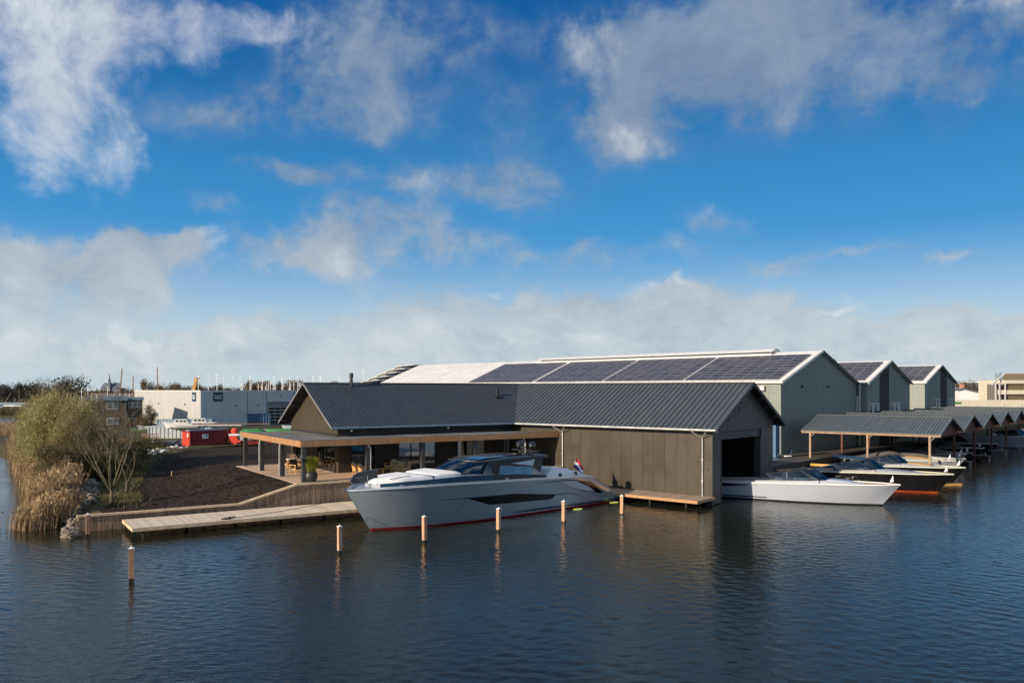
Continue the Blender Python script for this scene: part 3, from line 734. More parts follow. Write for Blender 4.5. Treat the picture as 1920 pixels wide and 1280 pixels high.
capz = lambda x: interp([(-18.6, .96), (-9.1, .96), (-5.25, TZ + .01)], x)
xr0 = xr_at(TY0)
bm_cache = {}
x = -18.55
while x < xr0 - .2:
    w = .2; zt = min(capz(x), capz(x + w)) - .08
    MB().box(x + .006, x + w - .006, TY0 - .04 - random.uniform(0, .012), TY0 + .01, -.9, zt).obj('wall_board', m_wallb, rw); x += w
def capbar(x0, x1):
    b = MB(); b.prism([(x0, TY0 - .14, capz(x0) - .09), (x1, TY0 - .14, capz(x1) - .09), (x1, TY0 - .14, capz(x1) + .03), (x0, TY0 - .14, capz(x0) + .03)], (0, .36, 0)); b.obj('wall_cap', m_larchL, rw)
for a, b in ((-18.65, -15.5), (-15.495, -12.3), (-12.295, -9.1), (-9.095, -7.2), (-7.195, -5.25), (-5.245, -1.5), (-1.495, 2.5), (2.505, 6.5), (6.505, 10.5), (10.505, xr0 - .3)): capbar(a, b)
def jetty(name, label, ox, oy, rz, L, Wd, zt, mat, nplk=.145, plankname='deck_plank', fascia=m_larchL):
    j = thing(name, label, 'jetty', (ox, oy, 0), rz)
    n = int(L / nplk); me = MB().box(.004, nplk - .004, .05, Wd, zt - .035, zt).mesh(plankname, mat)
    for i in range(n): put(plankname, me, j, (i * nplk, 0, random.uniform(-.003, .003)))
    MB().box(0, n * nplk, -.0, .045, zt - .20, zt + .005).obj('edge_board', fascia, j)
    MB().box(-.045, -.002, 0, Wd, zt - .20, zt + .005).obj('edge_board', fascia, j)
    MB().box(n * nplk + .002, n * nplk + .045, 0, Wd, zt - .20, zt + .005).obj('edge_board', fascia, j)
    MB().box(.1, n * nplk - .1, .3, .45, zt - .22, zt - .04).obj('bearer', m_dark, j); MB().box(.1, n * nplk - .1, Wd - .5, Wd - .35, zt - .22, zt - .04).obj('bearer', m_dark, j)
    k = .6
    while k < L:
        for yy in (.35, Wd - .4): MB().tube([(k, yy, -1.5), (k, yy, zt - .05)], .09, 8).obj('support_post', m_wet, j)
        k += 3
    return j
o_ = wl(-16.2, -9.85)
j1 = jetty('long_jetty', 'long pale plank jetty below the timber retaining wall, left of the yacht bow', o_[0], o_[1], .584, 19.3, 3.85, .60, m_deckw)
for x in (5.6, 15.9):
    c = MB(); c.tube([(x - .22, .4, .72), (x + .22, .4, .72)], .035, 6); c.box(x - .12, x - .06, .36, .44, .6, .7); c.box(x + .06, x + .12, .36, .44, .6, .7)
    c.tube([(x - .3 + .3 * cos(a * .7), .5 + .2 * sin(a * .7), .615 + a * .002) for a in range(20)], .022, 5); c.obj('mooring_cleat', m_rope, j1)
o_ = wr(-13.4, -2.85)
j2 = jetty('boathouse_jetty', 'narrow timber jetty along the olive boathouse side wall', o_[0], o_[1], AR, 13.75, 2.82, .62, M('brown_jetty_planks', (.36, .26, .18), .7, 0, .25, 2.2, .12, 25, (12, 1.5, 1), rnd=.14), fascia=m_larch)

# ================================================================== piles
pile_spots = [((246, 1026), (246.5, 1090), 'mooring pile standing alone furthest left in open water', m_wood2),
    ((164, 963), (164.5, 1006), 'mooring pile beside the left end of the low retaining wall', m_wood2),
    ((637, 985), (637, 1037), 'mooring pile just left of the yacht bow', m_pile), ((796, 967), (796, 1017), 'mooring pile in front of the yacht bow tied with a dark rope', m_pile),
    ((934.6, 952), (934.6, 997), 'mooring pile in front of the black hull window of the yacht', m_pile), ((1057, 938), (1057, 981), 'mooring pile beside the aft quarter of the yacht', m_pile),
    ((1166, 928), (1166, 966.5), 'mooring pile just behind the yacht stern by the boathouse jetty', m_pile)]
def make_pile(p, h, label, mat, rr, i):
    t = thing('mooring_pile', label, 'mooring pile', (p[0], p[1], 0), rr, 'mooring piles standing in the water')
    t.rotation_euler = (random.uniform(-.014, .014), random.uniform(-.014, .014), rr)
    MB().box(-.1, .1, -.1, .1, .06, h).obj('shaft', mat, t)
    MB().box(-.102, .102, -.102, .102, -2.2, .16).obj('wet_foot', m_wet, t)
    c = MB(); c.box(-.115, .115, -.115, .115, h, h + .035); c.lathe([(.045, h + .035), (.045, h + .07), (.012, h + .11)], 8); c.obj('pile_cap', m_pcap, t)
    return t
for i, ((tx, ty), (bx_, by_), lab, mt) in enumerate(pile_spots):
    p = at(bx_, by_); h = CAM_H - (ty - HOR) / FPX * p.y
    make_pile(p, h - .05, lab, mt, .5 + .1 * i, i)
# ================================================================== boats
class Hull:
    """stations: (x_sheer, half beam at sheer, z sheer, x at waterline, half beam at waterline)"""
    def __init__(s, st, zk=-.5, p=.9, sub=4):
        s.zk = zk; s.p = p; s.st = []
        for i in range(len(st) - 1):
            a = st[max(i - 1, 0)]; b = st[i]; c = st[i + 1]; d = st[min(i + 2, len(st) - 1)]
            for k in range(sub):
                u = k / sub; q = []
                for j in range(5):
                    m1 = (c[j] - a[j]) / 2; m2 = (d[j] - b[j]) / 2
                    q.append((2 * u**3 - 3 * u * u + 1) * b[j] + (u**3 - 2 * u * u + u) * m1 + (-2 * u**3 + 3 * u * u) * c[j] + (u**3 - u * u) * m2)
                s.st.append(q)
        s.st.append(list(st[-1]))
    def pt(s, q, t):
        xs, bs, zs, xw, bw = q
        return xw + (xs - xw) * t, max(0, bw + (bs - bw) * (t ** s.p)), zs * t
    def col(s, q, stripe):
        xs, bs, zs, xw, bw = q
        out = []
        for t in [0] + [stripe / max(zs, .3)] + [.16, .28, .4, .52, .64, .76, .88, 1.]:
            if out and t <= out[-1]: t = out[-1] + .001
            out.append(t)
        return out
    def build(s, parent, mat, stripe_mat, stripe=.10, deck_mat=None, deck_drop=.0, name='hull'):
        up = MB(); lo = MB()
        for sd in (1, -1):
            rows = []; rl = []
            for q in s.st:
                ts = s.col(q, stripe); rows.append([(lambda p: (p[0], sd * p[1], p[2]))(s.pt(q, t)) for t in ts[1:]])
                w = s.pt(q, 0); w2 = s.pt(q, ts[1]); rl.append([(q[3] + .3, 0, s.zk), (w[0], sd * w[1] * .8, -.25), (w[0], sd * w[1], 0), (w2[0], sd * w2[1], w2[2])])
            up.grid(rows, 0, sd > 0); lo.grid(rl, 0, sd > 0)
        q = s.st[-1]; ts = s.col(q, stripe)
        a = [(lambda p: (p[0], p[1], p[2]))(s.pt(q, t)) for t in ts[1:]]; n = len(a)
        up.add(a + [(p[0], -p[1], p[2]) for p in a], [(i, i + 1, n + i + 1, n + i) for i in range(n - 1)])
        h = up.obj(name, mat, parent, True, True); lo.obj('boot_stripe', stripe_mat, parent, True, True)
        if deck_mat:
            d = MB(); d.grid([[(q[0], -q[1] * .985, q[2] - deck_drop), (q[0], -q[1] * .5, q[2] - deck_drop + .02), (q[0], 0, q[2] - deck_drop + .03), (q[0], q[1] * .5, q[2] - deck_drop + .02), (q[0], q[1] * .985, q[2] - deck_drop)] for q in s.st]); d.obj('deck', deck_mat, parent, True)
        return h
    def at_x(s, x):
        for a, b in zip(s.st, s.st[1:]):
            if a[0] <= x <= b[0] + 1e-6:
                u = (x - a[0]) / max(1e-6, b[0] - a[0]); return [a[j] + (b[j] - a[j]) * u for j in range(5)]
        return s.st[0] if x < s.st[0][0] else s.st[-1]
    def half(s, x, z):
        q = s.at_x(x)
        for _ in range(5):          # undo the rake
            t = max(0, min(1, z / q[2])); q = s.at_x(min(s.st[-1][0], x + (q[0] - q[3]) * (1 - t) * 1.0))
        t = max(0, min(1, z / q[2])); return max(0, q[4] + (q[1] - q[4]) * t ** s.p)
    def patch(s, name, xs, ztop, zbot, mat, parent, off=.015, nz=5, sides=(1, -1), th=.02):
        mb = MB()
        for sd in sides:
            rows = []
            for x in xs:
                zt, zb = interp(ztop, x), interp(zbot, x)
                rows.append([(x, sd * (s.half(x, zb + (zt - zb) * k / nz) + off), zb + (zt - zb) * k / nz) for k in range(nz + 1)])
            mb.grid(rows, 0, sd > 0)
        return mb.obj(name, mat, parent, True)
    def rail(s, name, x0, x1, wout, win, th, mat, parent, dz=0.):
        mb = MB()
        for sd in (1, -1):
            rows = []
            for q in s.st:
                if x0 <= q[0] <= x1:
                    b = q[1]; rows.append([(q[0], sd * (b + wout), q[2] - th + dz), (q[0], sd * (b + wout), q[2] + dz), (q[0], sd * max(0, b - win), q[2] + .02 + dz), (q[0], sd * max(0, b - win), q[2] - th + dz)])
            mb.grid(rows, 0, sd < 0)
        return mb.obj(name, mat, parent, False)
def frange(a, b, n): return [a + (b - a) * i / n for i in range(n + 1)]

# ------------------------------------------------------------------ the yacht
yt = thing('motor_yacht', 'large blue grey motor yacht with white foredeck pads moored in front of the boathouse', 'yacht', (-9.68, 47.9, 0), radians(45))
YS = [(-.2, .02, 2.58, 1.55, .0), (.9, 1.12, 2.66, 2.4, .35), (1.9, 1.75, 2.70, 3.2, .8), (3.2, 2.28, 2.72, 4.2, 1.22), (4.65, 2.6, 2.71, 5.4, 1.58), (7, 2.84, 2.66, 7.4, 1.98), (9, 2.9, 2.59, 9.1, 2.25), (11, 2.9, 2.53, 11, 2.4),
      (13.4, 2.9, 2.45, 13.4, 2.5), (16, 2.9, 2.33, 16, 2.58), (18, 2.87, 2.23, 18, 2.6), (18.8, 2.85, 2.15, 18.8, 2.6), (19.5, 2.83, 1.98, 19.5, 2.58), (20.6, 2.78, 1.50, 20.6, 2.56), (21.6, 2.72, .95, 21.6, 2.54), (22.4, 2.66, .45, 22.4, 2.52), (23.0, 2.6, .27, 23.0, 2.5)]
H = Hull(YS, -.7, .85)
H.build(yt, m_hull, m_red, .13)
# decks
d = MB(); rows = []
for q_ in H.st:
    if q_[0] <= 14.6: rows.append([(q_[0], sd * q_[1] * .97, q_[2] - .05) for sd in (-1, -.5, 0, .5, 1)])
d.grid(rows); d.obj('foredeck', M('silver_deck', (.42, .46, .52), .3, .3, .05), yt, True)
d = MB(); rows = []
for q_ in H.st:
    if q_[0] >= 14.4: rows.append([(q_[0], sd * (q_[1] - .1), max(.24, min(q_[2] - .12, 2.05))) for sd in (-1, -.5, 0, .5, 1)])
d.grid(rows); d.obj('aft_deck', m_teak, yt, True)
H.rail('cap_rail', -.3, 19.6, .03, .34, .09, m_hullL, yt, .01)
H.rail('cap_rail', 18.7, 22.6, .02, .5, .10, m_hull, yt, .02)
H.rail('rubbing_strake', 10.5, 22.9, .06, .0, .05, m_hull, yt, -9) if False else None
MB().prism([(22.9, -2.5, .12), (23.6, -2.2, .12), (23.6, 2.2, .12), (22.9, 2.5, .12)], (0, 0, .16)).obj('swim_platform', m_teak, yt)
# black hull window, knuckle lines, aft quarter recess
H.patch('hull_window', frange(7.1, 15.3, 40), [(7.1, 1.69), (11.2, 1.60), (15.3, 1.19)], [(7.1, 1.66), (9.1, 1.06), (14.8, .88), (15.3, 1.17)], m_black, yt, .02)
H.patch('knuckle_line', frange(5.2, 7.2, 10), [(5.2, 1.72), (7.2, 1.70)], [(5.2, 1.70), (7.2, 1.655)], m_black, yt, .012)
H.patch('knuckle_line', frange(15.2, 18.6, 30), [(15.2, 1.20), (16.3, 1.19), (17.3, 1.08), (18.6, .62)], [(15.2, 1.15), (16.3, 1.14), (17.3, 1.03), (18.6, .60)], m_black, yt, .012)
H.patch('spray_rail', frange(11.0, 22.9, 40), [(11, .34), (13, .36), (22.9, .24)], [(11, .32), (13, .26), (22.9, .13)], m_navy, yt, .06)
H.patch('shoulder_line', frange(13.2, 20.9, 50), [(13.2, 2.16), (16, 2.12), (17.6, 2.02), (19.0, 1.78), (20.0, 1.36), (20.9, .86)], [(13.2, 2.14), (16, 2.07), (17.6, 1.96), (19.0, 1.70), (20.0, 1.28), (20.9, .83)], m_black, yt, .014)
H.patch('quarter_panel', frange(15.6, 19.8, 40), [(15.6, 2.10), (17.4, 1.97), (18.2, 1.80), (19.8, 1.12)], [(15.6, 2.08), (17.0, 1.55), (18.4, 1.22), (19.8, 1.04)], M('quarter_painted_reflection', (.55, .60, .66), .35, .15, .03, coat=.3), yt, .016)  # bright reflection put into the panel as a paler diffuse colour
H.patch('quarter_vent', frange(17.5, 20.55, 30), [(17.5, 1.95), (18.4, 1.83), (19.3, 1.60), (20.55, .87)], [(17.5, 1.93), (18.9, 1.44), (19.9, .86), (20.55, .84)], m_black, yt, .03)
# bow hatch, standing open, with its steel edge
hb = MB(); R_ = [(.5, 2.86), (.35, 3.10), (.55, 3.36), (1.0, 3.55), (1.3, 3.58), (2.35, 3.62), (2.35, 2.92)]
hb.prism([(x, .35, z) for x, z in R_], (0, .05, 0)); hb.obj('open_bow_hatch', M('hatch_inside', (.035, .037, .04), .4, .1), yt)
hb = MB()
for a, b in zip(R_, R_[1:-1]): hb.tube([(a[0], .34, a[1]), (b[0], .34, b[1])], .018, 5)
hb.tube([(.4, .25, 2.80), (2.4, .25, 2.93)], .035, 6); hb.box(1.55, 1.58, .32, .35, 2.95, 3.3); hb.box(.7, 1.2, .33, .35, 3.2, 3.23); hb.obj('hatch_edge', m_chrome, yt)
MB().box(-.45, .35, -.10, .10, 2.58, 2.66).obj('anchor_roller', m_chrome, yt)
for (x, sd) in ((2.5, 1), (2.5, -1), (10.5, 1), (10.5, -1), (17.8, 1), (17.8, -1)):
    yv = sd * (H.at_x(x)[1] - .18); z_ = H.at_x(x)[2] + .03; c_ = MB(); c_.tube([(x - .16, yv, z_ + .09), (x + .16, yv, z_ + .09)], .025, 6); c_.box(x - .07, x - .03, yv - .02, yv + .02, z_, z_ + .09); c_.box(x + .03, x + .07, yv - .02, yv + .02, z_, z_ + .09); c_.obj('deck_cleat', m_chrome, yt)
# raised foredeck trunk
tr_b = [(1.7, .9), (2.6, 1.5), (4, 1.98), (5.5, 2.2), (7.5, 2.33), (9.2, 2.38)]
tr_z = [(1.7, 2.86), (3, 2.96), (5, 3.02), (7, 3.06), (9.2, 2.98)]
mb = MB(); xs = frange(1.7, 9.4, 24)
for sd in (1, -1):
    mb.grid([[(x, sd * interp(tr_b, x) * 1.06, H.at_x(x)[2] - .05), (x, sd * interp(tr_b, x), interp(tr_z, x) - .05), (x, sd * (interp(tr_b, x) - .10), interp(tr_z, x))] for x in xs], 0, sd < 0)
mb.obj('trunk_side', m_navy, yt, True)
mb = MB(); mb.grid([[(x, k * (interp(tr_b, x) - .10), interp(tr_z, x) + .06 * (1 - k * k)) for k in (-1, -.5, 0, .5, 1)] for x in xs])
mb.add([(1.7, k * .8, z) for z in (2.6, 2.9) for k in (-1, 1)], [(0, 1, 3, 2)]); mb.obj('trunk_top', m_hullL, yt, True)
def padmesh(x0, x1, bf, z0, th, n=10, taper=.12):
    mb = MB(); xs = frange(x0, x1, n); rows = []
    for i, x in enumerate(xs):
        e = min(i, n - i); k = 0 if e == 0 else 1
        b = bf(x); zt = z0(x) + th * (k * .0 + (1 if e > 0 else .45))
        rows.append([(x, -b, z0(x) - .02), (x, -b, z0(x) + th * .6), (x, -b + taper, zt), (x, 0, zt + .02), (x, b - taper, zt), (x, b, z0(x) + th * .6), (x, b, z0(x) - .02)])
    mb.grid(rows)
    for r_ in (rows[0], rows[-1]): mb.add(r_, [tuple(range(7))])
    return mb
tz = lambda x: interp(tr_z, x)
padmesh(1.55, 5.05, lambda x: min(interp(tr_b, x) - .28, interp([(1.5, .55), (2.1, 1.0), (3.0, 1.35), (5.1, 1.65)], x)), tz, .20).obj('sun_pad', m_cush, yt, True)
padmesh(5.25, 7.3, lambda x: interp([(5.2, 1.6), (7.3, 1.75)], x), lambda x: tz(x) + .03 * (x - 5), .17).obj('sun_pad', m_cush, yt, True)
MB().box(5.07, 5.23, -1.6, 1.6, 3.06, 3.16).obj('pad_divider', m_dark, yt)
MB().tube([(2.2, -1.05, 3.12), (2.9, -1.2, 3.2), (3.7, -1.25, 3.26)], .02, 5).obj('pad_strap', m_dark, yt)
# windscreen
def arc(xc, xs_, b, zc, zs, n=12):
    out = []
    for i in range(n + 1):
        k = -1 + 2 * i / n; e = abs(k) ** 2.4
        out.append((xc + (xs_ - xc) * e, b * sin(k * pi / 2) if False else b * k, zc + (zs - zc) * e))
    return out
base = arc(6.75, 8.7, 1.98, 3.17, 2.98, 16); top = arc(8.6, 9.5, 1.66, 3.84, 3.74, 16)
mb = MB(); mb.grid([[tuple(Vector(a).lerp(Vector(b_), k / 4) + Vector((-.05 * sin(pi * k / 4), 0, .05 * sin(pi * k / 4)))) for k in range(5)] for a, b_ in zip(base, top)]); mb.obj('windscreen', m_glass_b, yt, True)
mb = MB(); mb.tube(base, .05, 5); mb.tube(top, .045, 5)
for k in (5, 11): mb.tube([base[k], top[k]], .03, 5)
mb.tube([base[0], top[0]], .05, 5); mb.tube([base[-1], top[-1]], .05, 5); mb.obj('windscreen_frame', m_black, yt)
MB().prism([(6.9, -1.7, 3.02), (8.8, -1.9, 2.99), (9.6, -1.9, 3.0), (9.6, 1.9, 3.0), (8.8, 1.9, 2.99), (6.9, 1.7, 3.02)], (0, 0, .06)).obj('dashboard', m_dark, yt)
for yv in (-1.0, 1.0): MB().tube([(7.0, yv, 3.24), (8.2, yv * .6, 3.62)], .015, 4).obj('wiper', m_dark, yt)
# sides of the cabin: lower wall, glass, pillars
bside = lambda z: 2.22 - .30 * max(0, z - 2.9)
def sidepoly(name, pts, mat, th=.03, off=0.):
    for sd in (1, -1): MB().prism([(x, sd * (bside(z) + off), z) for x, z in pts], (0, -sd * th, 0)).obj(name, mat, yt)
sidepoly('cabin_side', [(8.4, 2.4), (8.4, 2.93), (10.1, 2.90), (13.2, 2.68), (14.9, 2.60), (14.9, 2.2)], m_navy, .05)
sidepoly('side_pillar', [(9.75, 2.94), (9.6, 3.72), (10.6, 3.62), (10.5, 3.49), (10.2, 2.92)], m_pillar, .05, .008)
sidepoly('side_window', [(9.48, 2.94), (9.45, 3.70), (9.58, 3.70), (9.73, 2.94)], m_glass_b, .02)
sidepoly('side_window', [(8.75, 2.96), (9.42, 3.68), (9.45, 2.95)], m_glass_b, .02)
sidepoly('side_window', [(10.25, 2.92), (10.55, 3.48), (13.75, 3.16), (13.25, 2.70)], M('blue_side_glass', (.03, .17, .27), .14, .1, .2, 1.5, coat=.1), .02, .01)
sidepoly('upper_window_frame', [(10.9, 3.56), (14.2, 3.76), (13.75, 3.14)], m_dark, .03, .012)
sidepoly('upper_side_window', [(11.6, 3.55), (13.95, 3.68), (13.6, 3.26)], M('pale_mirror_glass', (.30, .38, .46), .15, .3, .45, 9, 0, 1, (5, 1, 1)), .02, .03)
sidepoly('side_pillar', [(9.9, 3.62), (9.8, 3.74), (11.2, 3.80), (14.2, 3.80), (14.2, 3.70), (13.95, 3.70), (11.35, 3.55), (10.55, 3.48)], m_pillar, .06)
sidepoly('side_pillar', [(10.55, 3.48), (11.35, 3.56), (13.6, 3.23), (13.75, 3.16)], m_pillar, .06)
sidepoly('aft_fin', [(13.62, 3.16), (14.15, 3.82), (14.95, 3.82), (14.22, 2.82)], m_dark, .09, .035)
sidepoly('coaming', [(13.25, 2.7), (13.8, 3.15), (14.5, 2.78), (14.9, 2.55)], m_grey, .05, .012)
# hardtop
ht = MB(); rows = []; und = []
for x in frange(8.5, 16.3, 22):
    u = (x - 8.5) / 7.8; b = interp([(8.5, 1.5), (9.3, 1.78), (11, 1.98), (14, 1.98), (15.4, 1.8), (16.3, 1.1)], x)
    ze = interp([(8.5, 3.80), (9.5, 3.76), (11, 3.84), (14, 3.84), (16.3, 3.80)], x); zc = interp([(8.5, 3.86), (10, 4.02), (12.3, 4.08), (15, 3.98), (16.3, 3.86)], x)
    rows.append([(x + .5 * abs(k) ** 2 * (1 - u), k * b, ze + (zc - ze) * (1 - abs(k) ** 2.2)) for k in (-1, -.85, -.6, -.3, 0, .3, .6, .85, 1)])
    und.append([(p[0], p[1] * .97, p[2] - .10) for p in rows[-1]])
ht.grid(rows); ht.grid(und, 0, True)
ht.grid([[a[0], b[0]] for a, b in zip(rows, und)], 0, False); ht.grid([[a[-1], b[-1]] for a, b in zip(rows, und)], 0, True)
ht.grid([[a, b] for a, b in zip(rows[0], und[0])]); ht.grid([[a, b] for a, b in zip(rows[-1], und[-1])], 0, True)
htm = ht.obj('hardtop', M('gunmetal_hardtop', (.030, .042, .054), .32, .1, .08, spec=.4), yt, True, True)
g_ = MB(); g_.grid([[(x, k * 1.35, interp([(8.5, 3.86), (10, 4.02), (12.3, 4.08), (15, 3.98)], x) + .015 - .16 * abs(k * .68) ** 2.2) for k in (-1, -.5, 0, .5, 1)] for x in frange(9.2, 11.6, 8)]); g_.obj('roof_glass', M('sky_blue_roof_glass', (.06, .12, .2), .04, .6, .05, coat=.8), htm, True)
g_ = MB(); g_.grid([[(x, k * 1.35, interp([(8.5, 3.86), (10, 4.02), (12.3, 4.08), (15, 3.98)], x) + .015 - .16 * abs(k * .68) ** 2.2) for k in (-1, -.5, 0, .5, 1)] for x in frange(11.9, 14.4, 8)]); g_.obj('roof_glass', m_black, htm, True)
# radar mast with two domes
ms = MB(); ms.box(14.9, 15.3, -1.25, 1.25, 4.12, 4.17); ms.bar((15.1, -.6, 3.9), (15.1, -.6, 4.15), .12); ms.bar((15.1, .6, 3.9), (15.1, .6, 4.15), .12); ms.bar((14.95, 0, 4.2), (14.95, 0, 4.75), .05); ms.bar((14.95, .2, 4.2), (14.95, .2, 4.95), .02); ms.bar((14.95, -.1, 4.35), (14.95, .35, 4.35), .10)
mo = ms.obj('radar_mast', m_dark, yt)
dm = MB(); dm.lathe([(.0, -.34), (.16, -.33), (.2, -.30), (.26, -.16), (.30, 0), (.27, .14), (.18, .25), (.08, .295), (.0, .30)], 18); dme = dm.mesh('radar_dome', M('smoked_dome', (.06, .06, .055), .10, .85, .1, coat=.5), True)
for yv in (-.62, .62): put('radar_dome', dme, mo, (15.1, yv, 4.50))
# helm seats
def seat(x, y, z, sc=1.):
    s_ = MB(); s_.box(-.25 * sc, .3 * sc, -.27 * sc, .27 * sc, 0, .22); s_.prism([(.22, -.25, .2), (.36, -.25, .72), (.46, -.25, .72), (.34, -.25, .2)], (0, .5, 0)); s_.box(.34, .46, -.14, .14, .72, .86)
    return s_
sm = seat(0, 0, 0).mesh('helm_seat', m_cream)
for (x, y) in ((9.9, -1.25), (9.9, -.55), (9.9, .55), (9.9, 1.25)): put('helm_seat', sm, yt, (x, y, 2.75))
MB().box(9.2, 14.6, -2.0, 2.0, 2.2, 2.26).obj('cockpit_floor', m_teak, yt)
# aft lounge pads
padmesh(15.1, 19.2, lambda x: interp([(15, 1.9), (19.2, 2.05)], x), lambda x: interp([(15, 2.15), (19.2, 2.02)], x), .46, 10).obj('aft_sun_pad', m_cush, yt, True)
padmesh(15.9, 18.3, lambda x: 1.6, lambda x: interp([(15, 2.60), (18.3, 2.48)], x), .24, 8).obj('aft_backrest', m_cush, yt, True)
padmesh(18.9, 20.9, lambda x: interp([(18.9, 1.7), (20.9, 1.45)], x), lambda x: interp([(18.9, 2.06), (20.9, 1.84)], x), .16, 8).obj('aft_sun_pad', m_cush, yt, True)
MB().prism([(14.9, -2.3, .3), (14.9, -2.3, 2.16), (19.3, -2.3, 2.03), (21.6, -2.2, .9), (22.8, -2.2, .3)], (0, 4.55, 0)).obj('aft_coaming', m_hull, yt)
for x in (16.5, 18.2): MB().prism([(x, -2.0, 2.3), (x - .08, -2.0, 2.52), (x + .16, -2.0, 2.50), (x + .28, -2.0, 2.3)], (0, -.06, 0)).obj('pad_vent', m_dark, yt)
# ensign
fl = MB(); fl.tube([(20.2, 0.2, 1.95), (21.0, 0.2, 3.35)], .022, 6); fl.lathe([(.0, 3.33), (.05, 3.36), (.0, 3.42)], 8, (21.02, .2)); fs0 = fl.obj('flag_staff', m_woodm, yt)
def flagband(k0, k1, mat, nm):
    rows = []
    for i in range(9):
        u = i / 8; row = []
        for k in range(4):
            v = k0 + (k1 - k0) * k / 3
            # the cloth hangs down from the staff in folds
            x = 20.98 - .55 * v * .55 + u * (.35 + .12 * v) ; z = 3.28 - v * .75 - u * (.85 - .15 * v); yv = .2 - u * (.42) + .05 * sin(u * 9 + v * 2)
            row.append((x, yv, z))
        rows.append(row)
    mb = MB(); mb.grid(rows); mb.grid([[(p[0] + .008, p[1] + .008, p[2]) for p in r_] for r_ in rows], 0, True); return mb.obj(nm, mat, fs0, True)
flagband(0, .33, m_fr, 'flag_stripe'); flagband(.33, .66, m_fw, 'flag_stripe'); flagband(.66, 1, m_fb, 'flag_stripe')
# mooring lines
def rope(name, label, a, b, sag, r=.018, n=14):
    a = Vector(a); b = Vector(b); pts = [a.lerp(b, i / n) - Vector((0, 0, sag * 4 * (i / n) * (1 - i / n))) for i in range(n + 1)]
    o = MB().tube(pts, r, 5).obj(name, m_rope); return tag(o, label, 'rope', 'mooring ropes of the yacht')
def yw(x, y, z): c_ = sqrt(.5); return Vector((-9.68 + c_ * x - c_ * y, 47.9 + c_ * x + c_ * y, z))
rope('mooring_rope', 'dark rope drooping from the yacht hull window to the nearest mooring pile', yw(7.1, -2.55, 1.62), at(796, 1017) + Vector((.1, .1, .78)), .35)
rope('mooring_rope', 'dark rope hanging down from the yacht bow tip to the jetty cleat', yw(-.3, 0, 2.55), wl(-16.2 + 15.9, -9.45, .68), .05)
rope('mooring_rope', 'thin dark rope lying slack along the pale jetty planks', wl(-10.4, -9.4, .66), wl(-3.0, -7.0, .9), .10)
rope('mooring_rope', 'dark rope running low over the water from the yacht bow to a pile', at(637, 1037) + Vector((.1, 0, .9)), yw(1.3, -.15, .9), .75)
# underwater lights at the stern glow through the water surface
for i, (px, py, lab) in enumerate(((1083, 954, 'yellow glowing underwater light beside the yacht hull'), (1151, 941.5, 'yellow glowing underwater light close to the yacht stern'))):
    m = bpy.data.materials.get('underwater_glow')
    if not m:
        m = bpy.data.materials.new('underwater_glow'); m.use_nodes = True; m.node_tree.nodes['Principled BSDF'].inputs['Emission Color'].default_value = (.75, .85, .08, 1)
        m.node_tree.nodes['Principled BSDF'].inputs['Emission Strength'].default_value = .35; m.node_tree.nodes['Principled BSDF'].inputs['Base Color'].default_value = (.5, .55, .1, 1)
    p = at(px, py); t = thing('underwater_light', lab, 'light', (p.x, p.y, 0), radians(45), 'glowing lights at the yacht stern')
    MB().lathe([(.30, -.05), (.30, .02), (.22, .035), (.0, .04)], 16).obj('glow_lens', m, t).scale = (1.5, .8, 1)
    MB().lathe([(.13, .03), (.11, .07), (.0, .09)], 12).obj('lamp_cap', m_pcap, t)

